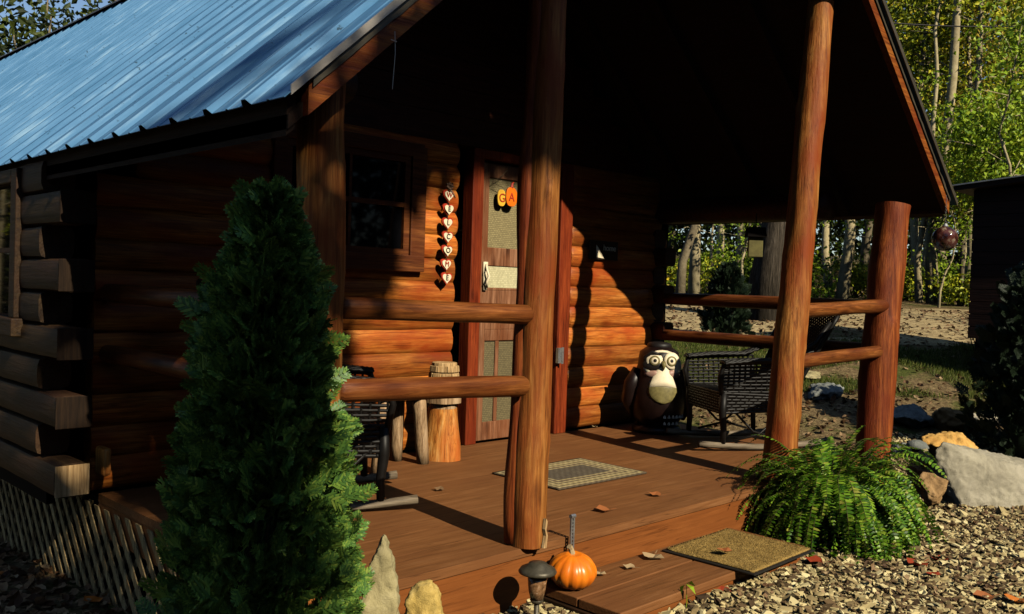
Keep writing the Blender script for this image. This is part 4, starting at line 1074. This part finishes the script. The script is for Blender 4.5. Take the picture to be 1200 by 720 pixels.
p = at(851, 388, 11.2); arborvitae('arborvitae', 'small dark conical arborvitae seen between the porch rails', (p.x, p.y, p.z - .05), .82, .22, M['arb_dark'], 1100, 8, .11, ([0,.1,.4,.7,1],[.9,1,.95,.62,.08]))

# ---- fern
def fern(loc, seed):
    g = random.Random(seed); t = empty('boston_fern', loc); tag(t, 'bushy bright green fern spilling over the gravel by the porch post', 'fern')
    V = []; F_ = []; stems = MB()
    for k_ in range(430):
        a_ = g.uniform(0, 6.283); L = g.uniform(.36, .70); el = g.uniform(.25, 1.35); droop = g.uniform(1.5, 3.0); r0 = g.random() ** .6 * .20
        d = Vector((math.cos(a_) * math.cos(el), math.sin(a_) * math.cos(el), math.sin(el))); p_ = Vector((r0 * math.cos(a_), r0 * math.sin(a_), .20 + g.random() * .10)); P_ = []
        n_ = 30; stp = L / n_; tw = g.uniform(-.8, .8)
        for i in range(n_ + 1):
            P_.append(p_.copy()); p_ = p_ + d * stp; d = (d + Vector((0, 0, -droop * stp * 2.4)) + Vector((g.gauss(0,.02), g.gauss(0,.02), 0))).normalized()
            if p_.z < .015: p_.z = .015 + g.random() * .02
        stems.tube(P_, [.0022 * (1 - i / (n_ + 4)) for i in range(n_ + 1)], 4, False)
        for i in range(2, n_):
            t_ = (P_[i+1] - P_[i-1]).normalized(); sd = t_.cross(Vector((math.sin(tw)*.5, math.cos(tw)*.3, 1))).normalized(); nn = sd.cross(t_).normalized()
            f_ = i / n_; ll = .040 * min(1, f_ * 3.2) * (1 - f_ ** 3) + .006
            for s_ in (-1, 1):
                s3 = sd * s_; b0 = P_[i]; ti = b0 + s3 * ll + t_ * ll * .30 - nn * ll * g.uniform(0, .35); w_ = stp * .46; k0 = len(V); wav = nn * g.uniform(-.004, .006)
                V += [b0 - t_ * w_ * .7, b0 + t_ * w_ * .9, b0 + (ti - b0) * .6 + t_ * w_ * .75 + wav, ti, b0 + (ti - b0) * .6 - t_ * w_ * .7 + wav]
                F_.append((k0, k0+1, k0+2, k0+3, k0+4))
    np_mesh('fronds', np.array([tuple(q) for q in V]), np.array(F_), M['fern'], t); stems.build('stems', M['twig'], t)
    mb = MB(); mb.lathe([(.11,0),(.14,.16),(.15,.20),(.13,.20)], 20); mb.build('pot', M['black'], t)
    return t
fern((3.19,-.33,G(3.19,-.33)), 3).scale = (.93, .93, .97)

# ---- trees
def tree_proto(H, crown0, crw, n_cl, per, leaf, mat, bark, seed, tr=.16, lean=0):
    """one tree mesh pair (trunk with limbs, crown)"""
    g = np.random.default_rng(seed); rg = random.Random(seed)
    mb = MB(); pts = []; x = y = 0
    for i in range(11):
        pts.append(Vector((x, y, H * i / 10 - (.3 if i == 0 else 0)))); x += rg.gauss(lean, .10); y += rg.gauss(0, .10)
    mb.tube(pts, [tr * (1.25 if i == 0 else 1) * (1 - .088 * i) for i in range(11)], 11, True, 0, .12, seed)
    cent = []
    nb = 26
    for i in range(nb):
        f_ = rg.uniform(crown0, .97); q = f_ * 10; j = min(int(q), 9); b0 = pts[j].lerp(pts[j+1], q - j)
        a_ = rg.uniform(0, 6.283); L = crw * (1.1 - .75 * ((f_ - crown0) / (1 - crown0)) ** 1.3) * rg.uniform(.6, 1.1)
        el = rg.uniform(.1, .8); d = Vector((math.cos(a_) * math.cos(el), math.sin(a_) * math.cos(el), math.sin(el)))
        m1 = b0 + d * L * .5 + Vector((rg.gauss(0,.1), rg.gauss(0,.1), .05)); m2 = b0 + d * L + Vector((rg.gauss(0,.2), rg.gauss(0,.2), -.1 * L))
        mb.tube([b0, m1, m2], [tr * .26 * (1.1 - f_), tr * .15 * (1.1 - f_) + .004, .006], 5, False)
        for k_ in range(max(1, n_cl // nb)):
            s_ = rg.uniform(.3, 1.05); c_ = b0.lerp(m2, s_); cent.append((c_.x + rg.gauss(0,.3), c_.y + rg.gauss(0,.3), c_.z + rg.gauss(0,.25)))
    pos, rot, sc = leaf_cloud(np.array(cent), per, np.array([.30, .30, .20]) * crw / 2.2, leaf, g)
    V, F_ = scatter(LEAF_V, LEAF_F, pos, rot, sc)
    return mb, V, F_, bark, mat
PROTO = {}
def make_tree(kind, spec, loc, rz, s, label, group=None, name='forest_tree'):
    if kind not in PROTO:
        mb, V, F_, bark, mat = tree_proto(**spec)
        t = empty(name, loc, rz); mb.build('trunk', bark, t, True); np_mesh('crown', V, F_, mat, t)
        PROTO[kind] = t
    else: t = copy_tree(PROTO[kind])
    t.location = loc; t.rotation_euler = (0, 0, rz); t.scale = (s, s, s)
    tag(t, label, 'tree', group); return t
SP = {
 'tall_yg': dict(H=13, crown0=.26, crw=2.6, n_cl=104, per=52, leaf=.15, mat=M['lv_yg'], bark=M['bark_pale'], seed=21, tr=.13),
 'tall_gr': dict(H=12, crown0=.22, crw=2.4, n_cl=104, per=50, leaf=.14, mat=M['lv_gr'], bark=M['bark_mid'], seed=22, tr=.14),
 'tall_br': dict(H=13, crown0=.30, crw=2.6, n_cl=104, per=46, leaf=.14, mat=M['lv_br'], bark=M['bark_pale'], seed=23, tr=.12),
 'bare_pale': dict(H=16, crown0=.56, crw=2.4, n_cl=100, per=48, leaf=.15, mat=M['lv_yg'], bark=M['bark_pale'], seed=24, tr=.12),
 'big_dark': dict(H=15, crown0=.40, crw=4.2, n_cl=170, per=60, leaf=.17, mat=M['lv_gr'], bark=M['bark_dark'], seed=25, tr=.27),
 'sapling': dict(H=5.5, crown0=.30, crw=1.2, n_cl=60, per=36, leaf=.10, mat=M['lv_lm'], bark=M['bark_pale'], seed=26, tr=.045, lean=.05),
}
def tree_at(kind, px_, D_, s, label, rz=None, group=None):
    p = at(px_, 350, D_); z = G(p.x, p.y)
    return make_tree(kind, SP[kind], (p.x, p.y, z), px_ * .37 if rz is None else rz, s, label, group)
TG = 'trees of the wood behind the yard'
for (kind, px_, D_, s, lb) in (
    ('big_dark', 891, 13.6, 1.0, 'thick dark rough-barked trunk behind the hanging feeder'),
    ('bare_pale', 813, 17.5, .85, 'pale sunlit trunk close to the dark log wall end'),
    ('bare_pale', 985, 19.0, .95, 'pale sunlit trunk between the two right porch posts'),
    ('tall_gr', 796, 16.5, .62, 'dark trunk just behind the log wall end'),
    ('tall_br', 973, 22, .8, 'slim trunk close beside the pale one between the right posts'),
    ('tall_yg', 1066, 21, .8, 'slender trunk just right of the corner post'),
    ('bare_pale', 1078, 19.5, .6, 'brownish trunk between corner post and glass globe'),
    ('tall_yg', 1089, 22, .75, 'slim trunk right beside the brownish one near the globe'),
    ('tall_br', 1121, 21, .75, 'thin trunk between the glass globe and the shed'),
    ('tall_yg', 1130, 20, .85, 'thin pale trunk against the shed edge'),
    ('bare_pale', 1095, 19.5, 1.0, 'tall pale trunk rising beside the right roof slope'),
    ('tall_yg', 1140, 25, .95, 'yellow green tree with slender trunk above the shed corner'),
    ('tall_br', 1176, 27, .95, 'olive leaved tree above the middle of the shed roof'),
    ('tall_gr', 1200, 26, 1.0, 'green tree cut by the right edge above the shed'),
    ('tall_yg', 1050, 29, .95, 'yellow green tree beside the upper right roof edge'),
    ('tall_gr', 930, 25, 1.0, 'green tree seen under the eave left of the tall porch post'),
    ('tall_yg', 860, 27, 1.0, 'yellow green tree seen between the feeder and the pale trunk'),
    ('tall_gr', 1012, 28, 1.0, 'leafy green tree far behind the corner post'),
    ('tall_yg', 840, 24, .9, 'bright green tree left of the feeder under the eave'),
    ('tall_br', 1110, 30, 1.1, 'olive tree beyond the hanging globe'),
    ): tree_at(kind, px_, D_, s, lb, group=TG)
SG = 'saplings at the edge of the wood'
for (px_, D_, s, lb) in ((1018, 17, .75, 'leaning pale sapling left of the corner post'), (1150, 14.5, .9, 'lime green sapling behind the shed corner'), (1100, 18, .6, 'small sapling under the hanging globe'), (865, 19, .75, 'lime leaved sapling left of the thick dark trunk'), (920, 18.5, .7, 'yellow leaved sapling right of the thick dark trunk'), (1188, 17, 1.05, 'bright sapling rising over the shed roof'), (833, 20, .8, 'lime sapling beside the pale trunk near the wall')):
    tree_at('sapling', px_, D_, s, lb, group=SG)
# trees beyond the roof, upper left
LG = 'trees rising behind the roof ridge'
for (x_, y_, kind, s, lb) in ((-7.6, 19.0, 'bare_pale', 1.25, 'thick pale trunk at the top left corner over the roof'), (-5.6, 20.5, 'tall_yg', 1.0, 'thin pale trunk with yellowish leaves over the roof ridge'), (-3.4, 20.5, 'tall_yg', 1.05, 'yellowish tree right behind the ridge cap'), (-1.2, 21, 'tall_yg', 1.0, 'yellow green tree where the ridge leaves the top of the photo'), (-9, 24, 'tall_yg', 1.1, 'yellow green tree behind the top left trunk'), (-6.5, 26, 'tall_br', 1.15, 'brownish tree far behind the ridge'), (-3, 27, 'tall_yg', 1.1, 'tall yellow tree far behind the ridge'), (-11, 21, 'tall_br', 1.0, 'olive tree left of the top left trunk')):
    make_tree(kind, SP[kind], (x_, y_, -.5), x_ * 2.1, s * .72, lb, LG)

# shrubs along the wood edge
def shrub_at(px_, D_, s, mat, label, seed):
    g = np.random.default_rng(seed); p = at(px_, 350, D_); z = G(p.x, p.y)
    t = empty('wood_edge_shrub', (p.x, p.y, z)); tag(t, label, 'shrub', 'shrubs along the wood edge')
    n_ = 26; a_ = g.uniform(0, 6.283, n_); r_ = g.random(n_) ** .6 * .75 * s
    cent = np.stack([r_ * np.cos(a_), r_ * np.sin(a_), g.uniform(.12, 1.0, n_) * s * .9], 1)
    pos, rot, sc = leaf_cloud(cent, 46, np.array([.2, .2, .14]) * s, .10, g); pos[:, 2] = np.maximum(pos[:, 2], .02)
    V, F_ = scatter(LEAF_V, LEAF_F, pos, rot, sc); np_mesh('foliage', V, F_, mat, t)
    mb = MB()
    for c_ in cent: mb.tube([(0,0,-.05),(c_[0]*.5,c_[1]*.5,c_[2]*.6),tuple(c_)], [.014,.009,.004], 5, False)
    mb.build('stems', M['bark_mid'], t)
for i, (px_, D_, s, mt, lb) in enumerate(((1058, 20.5, .8, 'lv_yg', 'low yellow green shrub right of the corner post'), (1100, 20.6, .75, 'lv_lm', 'bright low shrub below the glass globe'), (1128, 19, .7, 'lv_yg', 'low bright shrub beside the shed edge'), (955, 20.5, 1.0, 'lv_gr', 'dark green shrub left of the pale trunk between the right posts'), (1000, 21, .8, 'lv_yg', 'yellowish shrub right of the pale trunk between the right posts'), (838, 21, 1.0, 'lv_lm', 'leafy lime shrub left of the feeder'), (800, 19, .8, 'lv_yg', 'yellow green shrub beside the log wall end'), (925, 19.5, 1.0, 'lv_lm', 'bright shrub between the dark trunk and tall post'), (870, 20.5, .8, 'lv_gr', 'green shrub left of the thick dark trunk'), (1075, 24, 1.0, 'lv_lm', 'pale shrub farther back in the wood'))):
    shrub_at(px_, D_, s, M[mt], lb, 60 + i)
# lime bush at the shed's back corner
def bush(px_, D_, zc, rx, rz_, label, seed, mat):
    g = np.random.default_rng(seed); p = at(px_, 350, D_)
    t = empty('understory_tree', (p.x, p.y, G(p.x, p.y))); tag(t, label, 'tree')
    n_ = 60; q = g.normal(size=(n_, 3)); q /= np.linalg.norm(q, axis=1)[:, None]; q *= g.random(n_)[:, None] ** .4
    cent = q * [rx, rx, rz_] + [0, 0, zc]
    pos, rot, sc = leaf_cloud(cent, 60, np.array([.22, .22, .13]), .11, g)
    V, F_ = scatter(LEAF_V, LEAF_F, pos, rot, sc); np_mesh('crown', V, F_, mat, t)
    mb = MB(); mb.tube([(0,0,-.2),(.05,0,zc*.6),(0,.05,zc)], [.06,.045,.02], 8)
    for c_ in cent[::2]: mb.tube([(0,.03,zc*.6),tuple((Vector(c_)+Vector((0,0,zc)))/2),tuple(c_)], [.016,.01,.004], 5, False)
    mb.build('trunk', M['bark_mid'], t, True)
bush(1158, 16, 3.0, 1.1, .9, 'bright lime understory tree leaning over the shed corner', 77, M['lv_lm'])
bush(1125, 19, 2.4, .9, .7, 'yellow green understory tree left of the shed corner', 78, M['lv_yg'])

# far wood: too many stems and leaves to count
g = np.random.default_rng(90); cent = []
mbt = MB()
for i in range(150):
    ang = R(45 + g.uniform(-62, 62)); rad_ = g.uniform(34, 58); x_ = CAM.x + rad_ * math.cos(ang); y_ = CAM.y + rad_ * math.sin(ang); z_ = G(x_, y_) if x_ > 0 else -.6
    h_ = g.uniform(6.5, 10.5); mbt.tube([(x_, y_, z_ - .5), (x_ + g.normal() * .3, y_, z_ + h_ * .55), (x_ + g.normal() * .6, y_, z_ + h_)], [.17, .12, .03], 6, False)
    for k_ in range(46):
        f_ = g.uniform(.0, 1.0) ** .9; w_ = 3.0 * (1 - .55 * f_); cent.append((x_ + g.normal() * w_ * .6, y_ + g.normal() * w_ * .6, z_ + .3 + h_ * f_))
pos, rot, sc = leaf_cloud(np.array(cent), 20, np.array([.7, .7, .45]), .34, g)
V, F_ = scatter(LEAF_V, LEAF_F, pos, rot, sc)
far = np_mesh('far_woods', V, F_, M['lv_far']); tag(far, 'dense wood far behind the yard', 'woods', kind='stuff')  # leaf colour darkened for the shade inside the wood
ft = mbt.build('trunks', M['bark_mid'], far, True); ft['kind'] = 'stuff'

# ------------------------------------------------------------------ unseen trees added round the yard to cast shade and block sky
SH = 'unseen trees added for their shade'
SP['shade'] = dict(H=17, crown0=.50, crw=5.0, n_cl=390, per=70, leaf=.24, mat=M['lv_far'], bark=M['bark_dark'], seed=31, tr=.3)
SLB = 'unseen leafy tree added to shade the yard and block the sky'
for (x_, y_, kind, s) in ((9.6, -4.6, 'tall_gr', .42), (12.4, -3.8, 'tall_gr', .45), (-13, -2, 'shade', .9), (-14, 5, 'shade', 1.0), (-13, 12, 'shade', .9)):
    make_tree(kind, SP[kind], (x_, y_, -.85 if kind == 'low_shade' else -.5), x_ * 1.7, s, SLB, SH)
yt = empty('unseen_shade_tree', (0, 0, 0)); tag(yt, 'unseen leafy yard tree, clumps shaped to shade the left porch posts', 'tree')
g = np.random.default_rng(51); mb = MB(); YT = -8.0; off = .7 * (-.3 - YT); Vs = []; Fs = []; nb_ = 0  # leaf clumps placed and sized for the shadows they throw
tx = -4.6; fork = Vector((tx + .2, YT, 5.0)); mb.tube([(tx, YT, -.9), (tx + .1, YT, 2.5), fork], [.22, .17, .13], 10, True, 0, .1, 3)
for (xf, zf, rx, rz_, den) in ((-.60, 1.0, .36, .50, 1.2), (-.70, .40, .36, .45, .9), (-.06, 1.48, .32, .36, .22), (.30, 1.80, .30, .30, .7),
        (.92, 2.22, .34, .36, 1.2), (1.25, 2.84, .32, .28, 1.2), (1.52, 3.42, .28, .2, 1.1), (1.92, 3.62, .25, .13, 1.6), (2.3, 3.70, .25, .15, 1.6), (2.66, 3.72, .20, .14, 1.6)):
    c_ = np.array([xf - .1 * (-.3 - YT), YT, zf + off]); n_ = int(2600 * rx * rz_ * den / .36)
    q = g.normal(size=(n_, 3)); q /= np.linalg.norm(q, axis=1)[:, None]; q *= g.random(n_)[:, None] ** .45 * np.array([rx, .6 if xf < .2 else .22, rz_]) * g.uniform(.8, 1.15, n_)[:, None]
    V, F_ = scatter(LEAF_V, LEAF_F, q + c_, frames(g.normal(size=(n_, 3)) - [0, 0, .2], g.normal(size=(n_, 3)) + [0, 0, .6]), g.uniform(.10, .19, n_))
    Vs.append(V); Fs.append(F_ + nb_); nb_ += len(V)
    m_ = (fork + Vector(c_)) / 2 + Vector((0, 0, .5 if zf > 2 else .2)); mb.tube([fork, m_, tuple(c_)], [.06, .035, .01], 6, False)
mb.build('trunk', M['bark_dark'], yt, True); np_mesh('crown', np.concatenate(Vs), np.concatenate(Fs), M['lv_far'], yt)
# unseen ring of wood added to cut the low sky light
g = np.random.default_rng(95); cent = []; mbt = MB()
for i in range(110):
    ang = R(g.uniform(195, 348)); rad_ = g.uniform(23, 33); x_ = rad_ * math.cos(ang); y_ = rad_ * math.sin(ang); z_ = -.6
    h_ = g.uniform(10, 13.5) * rad_ / 25; mbt.tube([(x_, y_, z_ - .5), (x_ + g.normal() * .3, y_, z_ + h_ * .55), (x_ + g.normal() * .6, y_, z_ + h_)], [.2, .14, .03], 6, False)
    for k_ in range(46):
        f_ = g.uniform(.0, 1.0); w_ = 3.2 * (1 - .5 * f_); cent.append((x_ + g.normal() * w_ * .5, y_ + g.normal() * w_ * .5, z_ + .3 + h_ * f_))
pos, rot, sc = leaf_cloud(np.array(cent), 16, np.array([.7, .7, .5]), .55, g)
V, F_ = scatter(LEAF_V, LEAF_F, pos, rot, sc)
near = np_mesh('unseen_woods', V, F_, M['lv_dim']); tag(near, 'unseen dark wood added round the clearing to block the sky', 'woods', kind='stuff')
ft = mbt.build('trunks', M['bark_dark'], near, True); ft['kind'] = 'stuff'

# ------------------------------------------------------------------ gravel, leaf litter, grass
def stone_template(g):
    v = np.array([(x, y, z) for x in (-1, 1) for y in (-1, 1) for z in (-1, 1)] + [(1.35,0,0),(-1.35,0,0),(0,1.35,0),(0,-1.35,0),(0,0,1.3),(0,0,-1.3)], float) * .62
    v[8:] *= .86
    v *= g.uniform(.6, 1.4, v.shape)
    cubef = {8: (4,6,7,5), 9: (0,1,3,2), 10: (2,3,7,6), 11: (0,4,5,1), 12: (1,5,7,3), 13: (0,2,6,4)}
    f = []
    for c_, q in cubef.items():
        for i in range(4): f.append((q[i], q[(i+1) % 4], c_))
    return v, np.array(f)
g = np.random.default_rng(4)
def gravel_pts(n, fn):
    out = []
    while len(out) < n:
        p_ = fn(); 
        if p_ is not None: out.append(p_)
    return np.array(out)
def in_gravel():
    # fan of ground visible right of the step
    q = 1.6 + g.random() ** .75 * 6.2; s_ = g.uniform(-.05, .62) * q
    x = CAM.x + fw.x * q + rt.x * s_; y = CAM.y + fw.y * q + rt.y * s_
    if y > -.02 and x < 4.75: return None
    if y > -.46 and 1.1 < x < 2.6: return None
    if y > .9 + .3 * math.sin(x * 2) and x > 5: return None
    return (x, y)
pp = gravel_pts(30000, in_gravel)
zz = gz(pp[:, 0], pp[:, 1]) + g.uniform(-.004, .012, len(pp))
# raised pocket of gravel beside the step
qx = g.uniform(.60, 1.09, 700); qy = g.uniform(-.40, -.03, 700)
pp = np.concatenate([pp, np.stack([qx, qy], 1)]); zz = np.concatenate([zz, np.full(700, -.25) + g.uniform(-.01, .015, 700)])
Vs = []; Fs = []; base = 0; part = np.array_split(np.arange(len(pp)), 6)
for idx_ in part:
    tv, tf = stone_template(g); n = len(idx_)
    sc = np.exp(g.normal(np.log(.0145), .38, n))[:, None] * g.uniform([.8,.6,.22], [1.6,1.1,.5], (n, 3))
    V, F_ = scatter(tv, tf, np.stack([pp[idx_, 0], pp[idx_, 1], zz[idx_]], 1), np.einsum('nij,njk->nik', frames(g.normal(size=(n, 3)) * [1, 1, .38] + 1e-6, np.tile([0, 0, 1.], (n, 1)) + g.normal(size=(n, 3)) * .35), np.tile(np.eye(3), (n, 1, 1))), sc)
    Vs.append(V); Fs.append(F_ + base); base += len(V)
gm = leafy('gravel_stone', [(0,(.03,.018,.010)),(.25,(.12,.075,.035)),(.45,(.30,.22,.10)),(.8,(.52,.42,.20)),(1,(.66,.56,.30))], .8, 0, .2)
gv = np_mesh('gravel', np.concatenate(Vs), np.concatenate(Fs), gm); tag(gv, 'pale tan gravel spread in front of the porch', 'gravel', kind='stuff')
bed = MB(); bed.box((.60,-.40,-.45),(1.083,-.03,-.262)); bd = bed.build('gravel_bed', M['soil']); tag(bd, kind='structure')

# leaf litter
LL_V = np.array([(0,0,0),(.26,.18,.08),(.36,.50,.12),(.15,.80,.06),(0,1,.10),(-.18,.78,.10),(-.34,.48,.02),(-.24,.18,.10),(0,.5,-.04)])
LL_F = np.array([(0,1,8),(1,2,8),(2,3,8),(3,4,8),(4,5,8),(5,6,8),(6,7,8),(7,0,8)])
def in_litter():
    if g.random() < .38:
        x = g.uniform(-2.6, -.02); y = g.uniform(-.3, 6.5); return (x, y)
    q = 4.0 + g.random() ** 1.2 * 12.5; s_ = g.uniform(-.02, .62) * q
    if 9.3 < q < 11.2 and g.random() < .75: return None
    x = CAM.x + fw.x * q + rt.x * s_; y = CAM.y + fw.y * q + rt.y * s_
    if x < 4.9 and y > -.5: return None
    if y < .6: return None if g.random() < .62 else (x, y)
    return (x, y)
pp = gravel_pts(13000, in_litter); n = len(pp)
d = g.normal(size=(n, 3)); d[:, 2] *= .3; nr = g.normal(size=(n, 3)) * .5 + [0, 0, 1]
V, F_ = scatter(LL_V, LL_F, np.stack([pp[:, 0], pp[:, 1], gz(pp[:, 0], pp[:, 1]) + g.uniform(.004, .025, n)], 1), frames(d, nr), np.stack([np.ones(n)]*2 + [g.uniform(.3, 2.2, n)], 1) * (g.uniform(.035, .085, n) * np.where((pp[:, 1] < .6) & (pp[:, 0] > .5), .55, 1))[:, None])
lf = np_mesh('leaf_litter', V, F_, M['leaf_brown']); tag(lf, 'brown fallen leaves covering the ground beside the cabin', 'leaf litter', kind='stuff')

# grass patches in the yard
def in_grass():
    q = 9.0 + g.random() * 2.6; s_ = g.uniform(.1, .62) * q
    x = CAM.x + fw.x * q + rt.x * s_; y = CAM.y + fw.y * q + rt.y * s_
    if x < 5.2 or mnoise.noise(Vector((x * .8, y * .8, 3))) < -.2: return None
    return (x, y)
pp = gravel_pts(34000, in_grass); n = len(pp)
BV = np.array([(-.06,0,0),(.06,0,0),(.03,.12,.55),(0,.35,1),(-.03,.12,.55)]); BF = np.array([(0,1,2,3,4)])
a = g.uniform(0, 6.283, n); d = np.stack([np.cos(a), np.sin(a), np.zeros(n)], 1); nr = np.tile([0, 0, 1.], (n, 1)) + g.normal(size=(n, 3)) * .25
V, F_ = scatter(BV, BF, np.stack([pp[:, 0], pp[:, 1], gz(pp[:, 0], pp[:, 1]) - .003], 1), frames(d, nr), g.uniform(.025, .08, n))
gr = np_mesh('grass', V, F_, M['grass']); tag(gr, 'short patchy grass in the yard behind the porch', 'grass', kind='stuff')

# single fallen leaves
def leaf(label, loc, s, rz, mat, curl=1.3, tilt=(0, 0)):
    mb = MB(); c_ = LL_V - LL_V.mean(0)
    rgx = random.Random(label)
    V = [(q[0] * (1.2 + .5 * rgx.random()), q[1], (q[2] * curl + .06 * rgx.random())) for q in c_]
    mb.add(V, [tuple(f) for f in LL_F]); mb.tube([(0,-.5,0),(.03,-.85,.05)], .012, 4)
    o = mb.build('fallen_leaf', mat); o.scale = (s, s, s); o.rotation_euler = (tilt[0], tilt[1], rz); o.location = loc
    return tag(o, label, 'leaf', 'single fallen leaves')
lift = .012
def px2(px_, py_, z):
    r = f2 + cr * ((px_ - 600) / 1060) - cu * ((py_ - 360) / 1060); t_ = (z - CAM.z) / r.z; return CAM + r * t_
for (lb, px_, py_, z, s, rz, mt) in (
    ('curled rust leaf on the deck edge right of the centre post', 706, 597, 0, .085, 1.0, 'leaf_rust'),
    ('brown leaf on the deck near the front edge below the rug corner', 767, 579, 0, .075, .3, 'leaf_rust'),
    ('small dark leaf on the deck left of the rug', 514, 573, 0, .06, .5, 'leaf_brown'),
    ('big crumpled tan leaf on the low step near the doormat', 764, 652, -.18, .11, 1.9, 'leaf_tan'),
    ('small tan leaf on the low step between pumpkin and crumpled leaf', 737, 664, -.18, .06, .4, 'leaf_tan'),
    ('whitish leaf lying against the pumpkin', 703, 672, -.18, .06, 2.2, 'leaf_tan'),
    ('dark red leaf on the gravel by the step front', 845, 692, -.25, .10, .6, 'leaf_red'),
    ('rust leaf lying on the coir doormat', 850, 645, -.148, .085, 2.5, 'leaf_rust'),
    ('red leaf on the gravel under the fern edge', 953, 656, -.25, .10, .2, 'leaf_red'),
    ('broad red leaf on the gravel in front of the fern', 1074, 660, -.25, .12, 1.3, 'leaf_red'),
    ('small red leaf on the gravel below the broad red one', 1095, 673, -.25, .07, 2.3, 'leaf_red'),
    ('dark red leaf on the gravel at the slab stone foot', 1102, 655, -.25, .09, 2.9, 'leaf_red'),
    ('long orange leaf on the gravel near the bottom right corner', 1152, 698, -.25, .10, .9, 'leaf_rust'),
    ('orange leaf at the bottom right corner of the gravel', 1192, 703, -.25, .12, 1.7, 'leaf_orange'),
    ('rust leaf on the gravel beneath the slab stone', 1162, 592, -.25, .09, .9, 'leaf_rust'),
    ('bright orange leaf on the ground before the lattice skirt', 109, 703, -.47, .10, 1.9, 'leaf_orange'),
    ('tan leaf on the deck at the owl statue foot', 707, 497, 0, .075, .8, 'leaf_tan'),
    ('small tan leaf on the deck by the right log wall', 697, 500, 0, .05, 2.0, 'leaf_tan'),
    ): 
    p = px2(px_, py_, z + .012); leaf(lb, p, s, rz, M[mt])
